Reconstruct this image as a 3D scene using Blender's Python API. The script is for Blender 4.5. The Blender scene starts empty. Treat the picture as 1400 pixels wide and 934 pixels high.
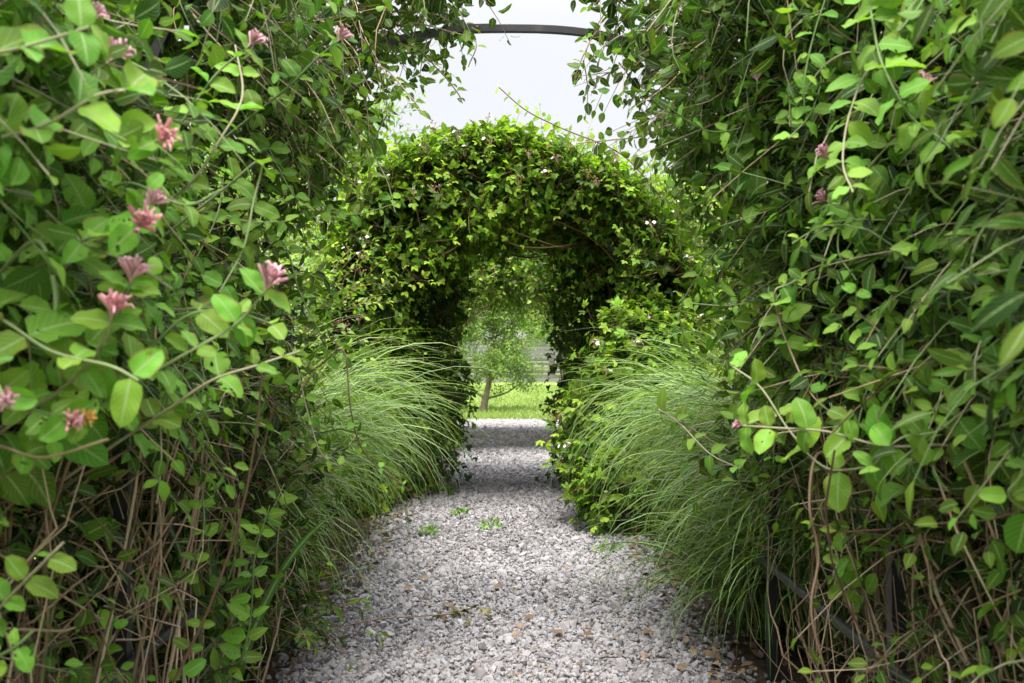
import bpy, math, random
import numpy as np

R = math.radians
rng = np.random.default_rng(7)
random.seed(7)
scene = bpy.context.scene
col = scene.collection

# ------------------------------------------------------------------ camera, world, sun, exposure
CAM_H, F, VX, VY = 1.2, 1361.0, 697.0, 490.0
cam = bpy.data.cameras.new('camera')
cam.lens = 35.0; cam.sensor_width = 36.0
cam.clip_start = 0.05; cam.clip_end = 2000
cam.dof.use_dof = True; cam.dof.focus_distance = 5.0; cam.dof.aperture_fstop = 5.6
cam.dof.aperture_blades = 7
camo = bpy.data.objects.new('camera', cam); col.objects.link(camo)
camo.location = (0, 0, CAM_H)
camo.rotation_euler = (R(90 + 0.97), 0, R(-0.13))
scene.camera = camo

SUN_EL, SUN_AZ = 66.0, 188.0      # veiled sun, high behind the camera
w = bpy.data.worlds.new('World'); scene.world = w; w.use_nodes = True
nt = w.node_tree; nt.nodes.clear()
wo = nt.nodes.new('ShaderNodeOutputWorld'); wb = nt.nodes.new('ShaderNodeBackground')
sky = nt.nodes.new('ShaderNodeTexSky'); sky.sky_type = 'NISHITA'; sky.sun_disc = False
sky.sun_elevation = R(SUN_EL); sky.sun_rotation = R(SUN_AZ); sky.dust_density = 4.0; sky.air_density = 1.0
tc = nt.nodes.new('ShaderNodeTexCoord')
cn = nt.nodes.new('ShaderNodeTexNoise'); cn.inputs['Scale'].default_value = 1.6; cn.inputs['Detail'].default_value = 4
cr = nt.nodes.new('ShaderNodeValToRGB')
cr.color_ramp.elements[0].position = .25; cr.color_ramp.elements[0].color = (8.1, 8.35, 8.9, 1)
cr.color_ramp.elements[1].position = .75; cr.color_ramp.elements[1].color = (9.3, 9.35, 9.6, 1)
mx = nt.nodes.new('ShaderNodeMix'); mx.data_type = 'RGBA'; mx.inputs[0].default_value = 0.88
nt.links.new(tc.outputs['Generated'], cn.inputs['Vector'])
nt.links.new(cn.outputs['Fac'], cr.inputs['Fac'])
nt.links.new(sky.outputs['Color'], mx.inputs[6]); nt.links.new(cr.outputs['Color'], mx.inputs[7])
sx_ = nt.nodes.new('ShaderNodeSeparateXYZ'); nt.links.new(tc.outputs['Generated'], sx_.inputs[0])
mr_ = nt.nodes.new('ShaderNodeMapRange'); mr_.interpolation_type = 'SMOOTHSTEP'; mr_.inputs['From Min'].default_value = .3; mr_.inputs['From Max'].default_value = .85
mr_.inputs['To Min'].default_value = .58; mr_.inputs['To Max'].default_value = 2.2      # overcast: the zenith is about three times as bright as the horizon
nt.links.new(sx_.outputs[2], mr_.inputs['Value'])
vm_ = nt.nodes.new('ShaderNodeVectorMath'); vm_.operation = 'SCALE'
nt.links.new(mx.outputs[2], vm_.inputs[0]); nt.links.new(mr_.outputs[0], vm_.inputs['Scale'])
nt.links.new(vm_.outputs[0], wb.inputs['Color']); wb.inputs['Strength'].default_value = 0.085
nt.links.new(wb.outputs[0], wo.inputs[0])

sl = bpy.data.lights.new('sun', 'SUN'); sl.energy = 3.6; sl.angle = R(30); sl.color = (1, .965, .9)
so = bpy.data.objects.new('sun', sl); col.objects.link(so)
el, az = R(SUN_EL), R(SUN_AZ)
from mathutils import Vector
sdir = Vector((math.sin(az) * math.cos(el), math.cos(az) * math.cos(el), math.sin(el)))
so.rotation_euler = (-sdir).to_track_quat('-Z', 'Y').to_euler()
so.location = sdir * 30

scene.view_settings.view_transform = 'Standard'; scene.view_settings.look = 'None'
scene.view_settings.exposure = 1.22; scene.view_settings.gamma = 1
scene.view_settings.use_curve_mapping = False
scene.render.engine = 'CYCLES'
c = scene.cycles
c.max_bounces = 8; c.diffuse_bounces = 3; c.glossy_bounces = 2; c.transmission_bounces = 4; c.transparent_max_bounces = 4
c.use_denoising = True; c.denoiser = 'OPENIMAGEDENOISE'
c.caustics_reflective = False; c.caustics_refractive = False


def P(px, py, d):
    return np.array(((px - VX) / F * d, d, CAM_H + (VY - py) / F * d))


# ------------------------------------------------------------------ small helpers
def norm(v):
    return v / np.maximum(np.linalg.norm(v, axis=-1, keepdims=True), 1e-9)


def rnd_unit(n):
    return norm(rng.normal(size=(n, 3)))


class MB:
    """collects quads/tris with per-vertex uv, tint and rnd; builds one mesh object"""
    def __init__(s):
        s.v, s.f, s.uv, s.t, s.r, s.n = [], [], [], [], [], 0

    def add(s, v, faces, uv=None, tint=None, rnd=None):
        v = np.asarray(v, float).reshape(-1, 3); n = len(v)
        s.v.append(v)
        for f in (faces if isinstance(faces, list) else [faces]):
            s.f.append(np.asarray(f, np.int64) + s.n)
        s.uv.append(np.zeros((n, 2)) if uv is None else np.asarray(uv).reshape(-1, 2))
        s.t.append(np.broadcast_to(np.asarray(0.5 if tint is None else tint, float), (n,)))
        s.r.append(np.broadcast_to(np.asarray(0.5 if rnd is None else rnd, float), (n,)))
        s.n += n

    def build(s, name, mat, parent=None, smooth=True):
        v = np.concatenate(s.v)
        if parent is not None:
            p = parent
            while p is not None:
                v = v - np.array(p.location); p = p.parent
        me = bpy.data.meshes.new(name)
        me.vertices.add(len(v)); me.vertices.foreach_set('co', v.astype(np.float32).ravel())
        lv = np.concatenate([f.ravel() for f in s.f])
        lt = np.concatenate([np.full(len(f), f.shape[1]) for f in s.f])
        ls = np.concatenate([[0], np.cumsum(lt)[:-1]])
        me.loops.add(len(lv)); me.loops.foreach_set('vertex_index', lv.astype(np.int32))
        me.polygons.add(len(lt)); me.polygons.foreach_set('loop_start', ls.astype(np.int32))
        me.polygons.foreach_set('loop_total', lt.astype(np.int32))
        me.polygons.foreach_set('use_smooth', np.full(len(lt), smooth))
        ul = me.uv_layers.new(name='UVMap')
        ul.data.foreach_set('uv', np.concatenate(s.uv)[lv].astype(np.float32).ravel())
        for nm, arr in (('tint', s.t), ('rnd', s.r)):
            a = me.attributes.new(nm, 'FLOAT', 'POINT')
            a.data.foreach_set('value', np.concatenate(arr).astype(np.float32))
        me.update(calc_edges=True)
        me.materials.append(mat)
        o = bpy.data.objects.new(name, me); col.objects.link(o)
        if parent is not None:
            o.parent = parent
        return o


def tag(o, label=None, cat=None, group=None, kind=None):
    if label: o['label'] = label
    if cat: o['category'] = cat
    if group: o['group'] = group
    if kind: o['kind'] = kind
    return o


def thing(name, label, cat, loc=(0, 0, 0), group=None):
    o = bpy.data.objects.new(name, None); col.objects.link(o)
    o.location = loc; o.empty_display_size = .1
    return tag(o, label, cat, group)


# ------------------------------------------------------------------ materials
def mat_new(name):
    m = bpy.data.materials.new(name); m.use_nodes = True
    t = m.node_tree; t.nodes.clear()
    out = t.nodes.new('ShaderNodeOutputMaterial')
    return m, t, out


def N(t, typ, **kw):
    n = t.nodes.new(typ)
    for k, v in kw.items():
        if k.startswith('i_'):
            n.inputs[k[2:].replace('_', ' ')].default_value = v
        else:
            setattr(n, k, v)
    return n


def MATH(t, op, a, b=None, cc=None):
    n = t.nodes.new('ShaderNodeMath'); n.operation = op
    for i, x in enumerate((a, b, cc)):
        if x is None: continue
        if isinstance(x, (int, float)): n.inputs[i].default_value = x
        else: t.links.new(x, n.inputs[i])
    return n.outputs[0]


def MIX(t, fac, a, b, mode='MIX'):
    n = t.nodes.new('ShaderNodeMix'); n.data_type = 'RGBA'; n.blend_type = mode
    for i, x in ((0, fac), (6, a), (7, b)):
        if isinstance(x, (int, float)): n.inputs[i].default_value = x
        elif isinstance(x, tuple): n.inputs[i].default_value = (*x, 1)
        else: t.links.new(x, n.inputs[i])
    return n.outputs[2]


def leaf_mat(name, dark, light, vein=(.28, .38, .16), veins=True, rough=.45, transl=.33, spec=.4, tcol=(1.5, 1.7, .55), holes=False):
    m, t, out = mat_new(name)
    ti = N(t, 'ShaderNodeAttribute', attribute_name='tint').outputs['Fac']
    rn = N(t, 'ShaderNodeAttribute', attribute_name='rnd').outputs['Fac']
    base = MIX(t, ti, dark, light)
    hs = N(t, 'ShaderNodeHueSaturation')
    t.links.new(MATH(t, 'MULTIPLY_ADD', rn, .045, .4775), hs.inputs['Hue'])
    t.links.new(MATH(t, 'MULTIPLY_ADD', MATH(t, 'FRACT', MATH(t, 'MULTIPLY', rn, 7.31)), .6, .7), hs.inputs['Value'])
    hs.inputs['Saturation'].default_value = 1.0
    t.links.new(base, hs.inputs['Color'])
    c = hs.outputs['Color']
    uv = N(t, 'ShaderNodeSeparateXYZ'); t.links.new(N(t, 'ShaderNodeUVMap').outputs[0], uv.inputs[0])
    au = MATH(t, 'ABSOLUTE', MATH(t, 'SUBTRACT', uv.outputs[0], .5))
    mr = MATH(t, 'LESS_THAN', au, .042)
    c = MIX(t, MATH(t, 'MULTIPLY', mr, .7), c, vein)
    hgt = mr
    if veins:
        fr = MATH(t, 'FRACT', MATH(t, 'MULTIPLY', MATH(t, 'SUBTRACT', uv.outputs[1], MATH(t, 'MULTIPLY', au, .7)), 7.0))
        vl = MATH(t, 'MULTIPLY', MATH(t, 'LESS_THAN', MATH(t, 'ABSOLUTE', MATH(t, 'SUBTRACT', fr, .5)), .08), .34)
        c = MIX(t, vl, c, vein)
        hgt = MATH(t, 'MAXIMUM', mr, vl)
    # blotches and brown edges on a few leaves
    no = N(t, 'ShaderNodeTexNoise'); no.inputs['Scale'].default_value = 38; no.inputs['Detail'].default_value = 3
    geo = N(t, 'ShaderNodeNewGeometry')
    t.links.new(geo.outputs['Position'], no.inputs['Vector'])
    sp = MATH(t, 'MULTIPLY', MATH(t, 'GREATER_THAN', no.outputs['Fac'], .66), MATH(t, 'GREATER_THAN', rn, .8))
    c = MIX(t, MATH(t, 'MULTIPLY', sp, .6), c, (.16, .11, .03))
    ed_ = MATH(t, 'MULTIPLY', MATH(t, 'GREATER_THAN', MATH(t, 'ADD', au, MATH(t, 'MULTIPLY', no.outputs['Fac'], .25)), .56), MATH(t, 'GREATER_THAN', MATH(t, 'FRACT', MATH(t, 'MULTIPLY', rn, 5.3)), .75))
    c = MIX(t, MATH(t, 'MULTIPLY', ed_, .7), c, (.2, .13, .04))
    pale = MIX(t, .25, c, (.20, .30, .14))
    c2 = MIX(t, MATH(t, 'MULTIPLY', geo.outputs['Backfacing'], .35), c, pale)
    pb = N(t, 'ShaderNodeBsdfPrincipled'); pb.inputs['Roughness'].default_value = rough
    pb.inputs['Specular IOR Level'].default_value = spec
    t.links.new(c2, pb.inputs['Base Color'])
    bp = N(t, 'ShaderNodeBump'); bp.inputs['Strength'].default_value = .35; bp.inputs['Distance'].default_value = .002
    t.links.new(MATH(t, 'ADD', MATH(t, 'MULTIPLY', hgt, -.6), no.outputs['Fac']), bp.inputs['Height'])
    t.links.new(bp.outputs[0], pb.inputs['Normal'])
    tr = N(t, 'ShaderNodeBsdfTranslucent')
    t.links.new(MIX(t, 1.0, c, tcol, 'MULTIPLY'), tr.inputs['Color'])
    ms = N(t, 'ShaderNodeMixShader'); ms.inputs[0].default_value = transl
    t.links.new(pb.outputs[0], ms.inputs[1]); t.links.new(tr.outputs[0], ms.inputs[2])
    res = ms.outputs[0]
    if holes:   # nibbled holes in some of the leaves
        n2 = N(t, 'ShaderNodeTexNoise'); n2.inputs['Scale'].default_value = 75; n2.inputs['Detail'].default_value = 1
        t.links.new(geo.outputs['Position'], n2.inputs['Vector'])
        hf = MATH(t, 'MULTIPLY', MATH(t, 'GREATER_THAN', n2.outputs['Fac'], .68), MATH(t, 'GREATER_THAN', MATH(t, 'FRACT', MATH(t, 'MULTIPLY', rn, 3.7)), .72))
        hm = N(t, 'ShaderNodeMixShader'); tp = N(t, 'ShaderNodeBsdfTransparent')
        t.links.new(hf, hm.inputs[0]); t.links.new(res, hm.inputs[1]); t.links.new(tp.outputs[0], hm.inputs[2]); res = hm.outputs[0]
    t.links.new(res, out.inputs[0])
    return m


def solid_mat(name, ramp, rough=.7, scale=30, stretch=(1, 1, 1), bump=.3, dist=.004, metallic=0, spec=.4, use_rnd=False):
    """ramp: list of (pos, colour) over a noise, optionally over rnd + noise"""
    m, t, out = mat_new(name)
    geo = N(t, 'ShaderNodeTexCoord')
    mp = N(t, 'ShaderNodeMapping'); mp.inputs['Scale'].default_value = stretch
    t.links.new(geo.outputs['Object'], mp.inputs[0])
    no = N(t, 'ShaderNodeTexNoise'); no.inputs['Scale'].default_value = scale; no.inputs['Detail'].default_value = 5
    t.links.new(mp.outputs[0], no.inputs['Vector'])
    cr = N(t, 'ShaderNodeValToRGB')
    while len(cr.color_ramp.elements) < len(ramp): cr.color_ramp.elements.new(.5)
    for e, (p, cc) in zip(cr.color_ramp.elements, ramp):
        e.position = p; e.color = (*cc, 1)
    f = no.outputs['Fac']
    if use_rnd:
        rn = N(t, 'ShaderNodeAttribute', attribute_name='rnd').outputs['Fac']
        f = MATH(t, 'ADD', rn, MATH(t, 'MULTIPLY', MATH(t, 'SUBTRACT', f, .5), .35))
    t.links.new(f, cr.inputs[0])
    pb = N(t, 'ShaderNodeBsdfPrincipled'); pb.inputs['Roughness'].default_value = rough
    pb.inputs['Metallic'].default_value = metallic; pb.inputs['Specular IOR Level'].default_value = spec
    t.links.new(cr.outputs[0], pb.inputs['Base Color'])
    bp = N(t, 'ShaderNodeBump'); bp.inputs['Strength'].default_value = bump; bp.inputs['Distance'].default_value = dist
    t.links.new(no.outputs['Fac'], bp.inputs['Height']); t.links.new(bp.outputs[0], pb.inputs['Normal'])
    t.links.new(pb.outputs[0], out.inputs[0])
    return m


M = {}
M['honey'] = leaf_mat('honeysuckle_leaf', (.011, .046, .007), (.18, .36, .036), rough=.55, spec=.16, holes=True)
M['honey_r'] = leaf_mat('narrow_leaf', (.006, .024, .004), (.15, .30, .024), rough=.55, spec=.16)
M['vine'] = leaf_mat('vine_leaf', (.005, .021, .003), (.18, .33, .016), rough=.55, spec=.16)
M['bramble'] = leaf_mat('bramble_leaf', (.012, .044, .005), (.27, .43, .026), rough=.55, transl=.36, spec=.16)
M['shrub'] = leaf_mat('shrub_leaf', (.045, .12, .02), (.28, .40, .045), rough=.5, veins=False, transl=.38)
M['tree'] = leaf_mat('tree_leaf', (.07, .15, .025), (.25, .38, .05), rough=.5, veins=False, transl=.4)
M['weed'] = leaf_mat('weed_leaf', (.07, .17, .03), (.2, .36, .05), rough=.5)
M['blade'] = leaf_mat('grass_blade', (.020, .070, .006), (.21, .34, .045), vein=(.42, .5, .26), veins=False, rough=.36, transl=.25, spec=.38)
M['wideblade'] = leaf_mat('wide_grass_blade', (.035, .10, .02), (.13, .26, .06), vein=(.4, .48, .3), veins=False, rough=.4, transl=.25)
M['lawnblade'] = leaf_mat('lawn_blade', (.14, .20, .05), (.26, .34, .09), veins=False, rough=.6, transl=.3, spec=.2)
M['woody'] = solid_mat('woody_stem', [(.2, (.13, .08, .045)), (.5, (.30, .21, .13)), (.85, (.44, .34, .23))], scale=55, stretch=(1, 1, .25), bump=.8, use_rnd=True)
M['cane'] = solid_mat('bramble_cane', [(.3, (.10, .05, .025)), (.6, (.2, .10, .06)), (.85, (.27, .15, .09))], scale=40, use_rnd=True)
M['greenstem'] = solid_mat('green_stem', [(.2, (.12, .19, .06)), (.55, (.22, .27, .12)), (.85, (.3, .27, .18))], scale=20, use_rnd=True)
M['bark'] = solid_mat('tree_bark', [(.3, (.10, .075, .055)), (.7, (.27, .22, .17))], scale=25, stretch=(1, 1, .2), bump=1, dist=.02)
M['metal'] = solid_mat('black_metal', [(.35, (.012, .012, .014)), (.6, (.022, .022, .025)), (.75, (.06, .045, .035))], rough=.42, scale=14, bump=.15, dist=.001, spec=.5)
M['bolt'] = solid_mat('rusty_bolt', [(.3, (.05, .03, .02)), (.7, (.16, .09, .06))], rough=.6, scale=200)
M['fence'] = solid_mat('weathered_board', [(.3, (.07, .067, .065)), (.55, (.12, .117, .115)), (.8, (.18, .176, .172))], rough=.85, scale=4, stretch=(.3, 3, 9), bump=.4, dist=.01, use_rnd=True)
M['litter'] = solid_mat('dry_leaf', [(.15, (.05, .03, .018)), (.5, (.13, .075, .038)), (.85, (.24, .17, .09))], scale=40, rough=.8, use_rnd=True)


def flower_mat(name, a, b):
    m, t, out = mat_new(name)
    ti = N(t, 'ShaderNodeAttribute', attribute_name='tint').outputs['Fac']
    rn = N(t, 'ShaderNodeAttribute', attribute_name='rnd').outputs['Fac']
    hs = N(t, 'ShaderNodeHueSaturation'); t.links.new(MIX(t, ti, a, b), hs.inputs['Color'])
    t.links.new(MATH(t, 'MULTIPLY_ADD', rn, .5, .75), hs.inputs['Value'])
    pb = N(t, 'ShaderNodeBsdfPrincipled'); pb.inputs['Roughness'].default_value = .5
    t.links.new(hs.outputs[0], pb.inputs['Base Color'])
    tr = N(t, 'ShaderNodeBsdfTranslucent'); t.links.new(hs.outputs[0], tr.inputs[0])
    ms = N(t, 'ShaderNodeMixShader'); ms.inputs[0].default_value = .25
    t.links.new(pb.outputs[0], ms.inputs[1]); t.links.new(tr.outputs[0], ms.inputs[2])
    t.links.new(ms.outputs[0], out.inputs[0])
    return m


M['pink'] = flower_mat('pink_petal', (.68, .25, .33), (.80, .44, .48))
M['mauve'] = flower_mat('mauve_petal', (.46, .20, .27), (.68, .42, .46))
M['yellow'] = flower_mat('yellow_petal', (.7, .38, .06), (.8, .5, .2))
M['white'] = flower_mat('white_petal', (.62, .58, .52), (.8, .78, .74))
M['bud'] = flower_mat('brown_bud', (.20, .11, .06), (.34, .24, .12))


# ------------------------------------------------------------------ leaf templates
def leaf_tpl(shape='oval', wid=.3, nv=5, fold=.12, curl=.18, serr=0., stalk=.0, twist=0., cols=3, wave=.12):
    vs = np.linspace(0, 1, nv + 1)
    if shape == 'oval':
        h = np.sin(np.pi * np.clip(vs, 0, 1) ** .9) ** .72
    elif shape == 'ovate':
        h = np.maximum(vs, 1e-6) ** .5 * (1 - vs) ** .85; h = h / h.max()
    elif shape == 'lance':
        h = np.maximum(vs, 1e-6) ** .75 * (1 - vs) ** .9; h = h / h.max()
    elif shape == 'round':
        h = np.maximum(vs, 1e-6) ** .42 * (1 - vs) ** .46 * (1.15 - .3 * vs); h = h / h.max()
    elif shape == 'heart':
        h = np.maximum(vs, 1e-6) ** .3 * (1 - vs) ** .7; h = h / h.max()
    h = h * wid
    if serr:
        h[1:-1] *= 1 + serr * np.where(np.arange(1, nv) % 2, 1, -1)
    h[0] = max(h[0], .012); h[-1] = .004
    V, UV = [], []
    us = np.linspace(-1, 1, cols)
    for v, hh in zip(vs, h):
        for u in us:
            z = fold * abs(u) ** 1.4 * hh * 2 - curl * v * v + wave * hh * abs(u) * math.sin(v * 11 + 2 * u + fold * 40)
            V.append((u * hh + twist * v * v * .2, stalk + v, z + .05 * v)); UV.append((.5 + .5 * u, v))
    V = np.array(V); Fc = []
    for i in range(nv):
        for j in range(cols - 1):
            a = i * cols + j
            Fc.append((a, a + 1, a + cols + 1, a + cols))
    return V, np.array(Fc), np.array(UV)


def compound(parts):
    """parts: list of (template, angle deg, scale, offset along stalk)"""
    Vs, Fs, Us, n = [], [], [], 0
    for (V, Fc, U), ang, sc, oy in parts:
        a = R(ang); Rm = np.array(((math.cos(a), math.sin(a), 0), (-math.sin(a), math.cos(a), 0), (0, 0, 1)))
        W = (V * sc) @ Rm + np.array((0, oy, 0))
        Vs.append(W); Fs.append(Fc + n); Us.append(U); n += len(V)
    return np.concatenate(Vs), np.concatenate(Fs), np.concatenate(Us)


def variants(**kw):
    out = []
    for f, cu, tw in ((.16, .10, .3), (.05, .30, -.4), (.24, .18, .5), (.10, .45, -.2)):
        out.append(leaf_tpl(fold=f, curl=cu, twist=tw, **kw))
    return out


T_OVAL = variants(shape='oval', wid=.31, nv=6)
T_ROUND = variants(shape='round', wid=.36, nv=9, cols=5, wave=.16)
T_NARROW = variants(shape='lance', wid=.19, nv=5)
T_OVATE = variants(shape='ovate', wid=.3, nv=5)
T_TRI = []
for k in range(3):
    vv = variants(shape='ovate', wid=.34, nv=8, serr=.09)
    T_TRI.append(compound([(vv[k], 0, .55, .38), (vv[(k + 1) % 4], 72, .46, .34), (vv[(k + 2) % 4], -72, .46, .34)]))
T_FIVE = []
for k in range(3):
    vv = variants(shape='ovate', wid=.27, nv=6, serr=.07)
    T_FIVE.append(compound([(vv[k], 0, .62, .3), (vv[(k + 1) % 4], 48, .55, .28), (vv[(k + 2) % 4], -48, .55, .28),
                            (vv[(k + 3) % 4], 100, .4, .26), (vv[k], -100, .4, .26)]))
T_SIMPLE = [leaf_tpl('ovate', .3, 3, f, cu, 0) for f, cu in ((.1, .2), (.2, .35), (.05, .1))]
T_MINI = [leaf_tpl('ovate', .32, 2, f, cu, 0) for f, cu in ((.1, .2), (.25, .3))]


def emit(mb, tpls, pos, d, n, size, tint, rnd=None):
    """instances of the leaf templates, all written into one mesh"""
    K = len(pos)
    if K == 0: return
    d = norm(d); n = norm(n - (n * d).sum(1, keepdims=True) * d); s = np.cross(d, n)
    if rnd is None: rnd = rng.random(K)
    which = rng.integers(0, len(tpls), K)
    size = np.broadcast_to(size, (K,)); tint = np.broadcast_to(tint, (K,))
    for i, (V, Fc, UV) in enumerate(tpls):
        ix = np.nonzero(which == i)[0]
        if not len(ix): continue
        sx = size[ix] * rng.uniform(.82, 1.15, len(ix))
        W = pos[ix, None, :] + (V[None, :, 0:1] * sx[:, None, None]) * s[ix, None, :] \
            + size[ix, None, None] * (V[None, :, 1:2] * d[ix, None, :] + V[None, :, 2:3] * n[ix, None, :])
        nV = len(V)
        FF = (Fc[None] + (np.arange(len(ix)) * nV)[:, None, None]).reshape(-1, 4)
        mb.add(W.reshape(-1, 3), FF, np.tile(UV, (len(ix), 1)), np.repeat(np.clip(tint[ix], 0, 1), nV), np.repeat(rnd[ix], nV))


def tubes(mb, Pt, Rd, sides=4, tint=.5, rnd=None):
    """Pt (N,n,3) polylines, Rd (N,n) radii"""
    Pt = np.asarray(Pt, float)
    if Pt.ndim == 2: Pt = Pt[None]
    Rd = np.broadcast_to(np.asarray(Rd, float), Pt.shape[:2])
    Nn, n, _ = Pt.shape
    T = norm(np.gradient(Pt, axis=1))
    ref = rng.normal(size=(Nn, 1, 3)); ref = np.broadcast_to(ref, T.shape)
    A = norm(np.cross(T, ref)); B = np.cross(T, A)
    an = np.linspace(0, 2 * np.pi, sides, endpoint=False)
    V = Pt[:, :, None, :] + Rd[:, :, None, None] * (np.cos(an)[None, None, :, None] * A[:, :, None, :] + np.sin(an)[None, None, :, None] * B[:, :, None, :])
    idx = np.arange(Nn * n * sides).reshape(Nn, n, sides)
    q = np.stack([idx[:, :-1], np.roll(idx, -1, 2)[:, :-1], np.roll(idx, -1, 2)[:, 1:], idx[:, 1:]], -1).reshape(-1, 4)
    if rnd is None: rnd = rng.random(Nn)
    mb.add(V.reshape(-1, 3), q, None, tint, np.repeat(np.broadcast_to(rnd, (Nn,)), n * sides))


def spline(pts, n):
    pts = np.asarray(pts, float); k = len(pts)
    ext = np.vstack([2 * pts[0] - pts[1], pts, 2 * pts[-1] - pts[-2]])
    out = []
    for t in np.linspace(0, k - 1 - 1e-6, n):
        i = int(t); f = t - i
        p0, p1, p2, p3 = ext[i:i + 4]
        out.append(.5 * ((2 * p1) + (-p0 + p2) * f + (2 * p0 - 5 * p1 + 4 * p2 - p3) * f * f + (-p0 + 3 * p1 - 3 * p2 + p3) * f ** 3))
    return np.array(out)


UP = np.array((0., 0., 1.))


def sprigs(leafmb, stemmb, base, dirs, L, nodes, tpls, lsize, tint=(.2, .8), droop=.25, face=None, pair=True, r0=.0025,
           upw=.55, facew=.6, seg=5, tintjit=.18, petiole=.15):
    """leafy shoots: a curved thin stem with leaves along it"""
    n = len(base)
    if n == 0: return
    dirs = norm(dirs); L = np.broadcast_to(np.asarray(L, float), (n,)); droop = np.broadcast_to(np.asarray(droop, float), (n,))
    wob = rng.normal(size=(n, 3)) * .16
    def pt(t):
        return base + dirs * (L * t)[:, None] + wob * (L * np.sin(np.pi * t) * .8)[:, None] - UP * (droop * L * t * t)[:, None]
    def tg(t):
        return norm(dirs + wob * (np.pi * np.cos(np.pi * t) * .8)[:, None] - UP * (2 * droop * t)[:, None])
    if stemmb is not None:
        ts = np.linspace(0, 1, seg + 1)
        Pt = np.stack([pt(np.full(n, t)) for t in ts], 1)
        Rd = np.linspace(r0, r0 * .35, seg + 1)[None, :].repeat(n, 0)
        tubes(stemmb, Pt, Rd, 3)
    ph = rng.uniform(0, 2 * np.pi, n)
    face = dirs if face is None else face
    for k in range(nodes):
        t = np.clip((k + .6 + rng.uniform(-.25, .25, n)) / nodes, 0, 1)
        p, tt = pt(t), tg(t)
        a = norm(np.cross(tt, UP + .01 * rng.normal(size=(n, 3)))); b = np.cross(a, tt)
        last = k == nodes - 1
        for sgn in ((1, -1) if pair else (1,)):
            an = ph + (k * np.pi / 2 if pair else k * 2.4) + rng.normal(size=n) * .3
            sd = (np.cos(an)[:, None] * a + np.sin(an)[:, None] * b) * sgn
            ld = norm(sd + tt * (.45 + .5 * t)[:, None] + rng.normal(size=(n, 3)) * .18 - UP * .12)
            ln = UP * upw + face * facew + tt * .25 + rng.normal(size=(n, 3)) * .33
            keep = rng.random(n) < .93
            sz = lsize * (1.05 - .45 * t * t) * rng.uniform(.65, 1.2, n)
            ti = tint[0] + (tint[1] - tint[0]) * t ** 1.5 + rng.normal(size=n) * tintjit
            ti = np.clip(ti, 0, 1) ** 1.5
            emit(leafmb, tpls, (p + sd * .01 + ld * (sz * petiole)[:, None])[keep], ld[keep], ln[keep], sz[keep], ti[keep])
        if last:
            emit(leafmb, tpls, pt(np.ones(n)), tg(np.ones(n)), UP * upw + face * facew + rng.normal(size=(n, 3)) * .3, lsize * .6 * rng.uniform(.6, 1.1, n), tint[1] + rng.normal(size=n) * .1)


def arch_pt(s, a, hs, off):
    """point and outward normal on an arch profile; s runs from the left foot over the top to the right foot"""
    L1 = hs; L2 = hs + np.pi * a
    th = np.pi - (np.clip(s, L1, L2) - L1) / a
    nx, nz = np.cos(th), np.sin(th)
    z0 = np.where(s < L1, s, np.where(s > L2, L2 + hs - s, hs))
    nx = np.where(s < L1, -1, np.where(s > L2, 1, nx)); nz = np.where((s < L1) | (s > L2), 0, nz)
    e = 2.5 if a == A2 else 2.5 if a == A1 else 2.2     # flattened, shouldered arches
    k = np.where((s < L1) | (s > L2), 1, 1 / (np.abs(nx) ** e + np.abs(nz) ** e) ** (1 / e))
    X = (a + off) * nx * k; Z = z0 + (a + off) * nz * k
    return X, Z, nx, nz


# smooth value noise to break densities up
_ng = np.random.default_rng(3).random((32, 32, 32))


def vnoise(p):
    p = np.asarray(p); i = np.floor(p).astype(int); f = p - i; f = f * f * (3 - 2 * f)
    r = 0
    for dx in (0, 1):
        for dy in (0, 1):
            for dz in (0, 1):
                wgt = (f[:, 0] if dx else 1 - f[:, 0]) * (f[:, 1] if dy else 1 - f[:, 1]) * (f[:, 2] if dz else 1 - f[:, 2])
                r = r + wgt * _ng[(i[:, 0] + dx) % 32, (i[:, 1] + dy) % 32, (i[:, 2] + dz) % 32]
    return r


def climber(leafmb, stemmb, n, y, a, hs, s, off, tpls, lsize, L=(.18, .4), nodes=5, tint=(.15, .7), yface=.35, gap=.0, keep=None,
            pair=True, droop=(.1, .5), nscale=2.2, r0=.0032, lump_amp=.25, edge=.25, upw=.55, facew=.6):
    """leafy shoots through a piece of arch shell"""
    ss = rng.uniform(s[0], s[1], n); yy = rng.uniform(y[0], y[1], n)
    oo = off[0] + (off[1] - off[0]) * rng.random(n)
    X, Z, nx, nz = arch_pt(ss, a, hs, oo)
    p = np.stack([X, yy, Z], 1)
    lump = vnoise(p * nscale + 11.3) - .5
    sgn = np.where(oo < (off[0] + off[1]) * .42, -1, 1)
    p[:, 0] += nx * lump * lump_amp * sgn; p[:, 2] += nz * lump * lump_amp * sgn
    ok = vnoise(p * nscale) > gap
    if a == A1: ok &= (p[:, 2] < 1.4 + .4 * p[:, 1]) | (p[:, 1] > 3.15)
    if keep is not None: ok &= keep(p, oo)
    nrm = np.stack([nx * sgn, np.zeros(n), nz * sgn], 1)
    nrm += np.where((yy < y[0] + yface)[:, None], np.array((0, -1.1, 0)), 0) + np.where((yy > y[1] - yface)[:, None], np.array((0, 1.1, 0)), 0)
    d = norm(norm(nrm) + rnd_unit(n) * .85 + UP * .25)
    p, d, nrm = p[ok], d[ok], norm(nrm)[ok]
    m = len(p)
    sprigs(leafmb, stemmb, p, d, rng.uniform(L[0], L[1], m), nodes, tpls, lsize, tint, rng.uniform(droop[0], droop[1], m), nrm, pair, r0, upw, facew)


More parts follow.
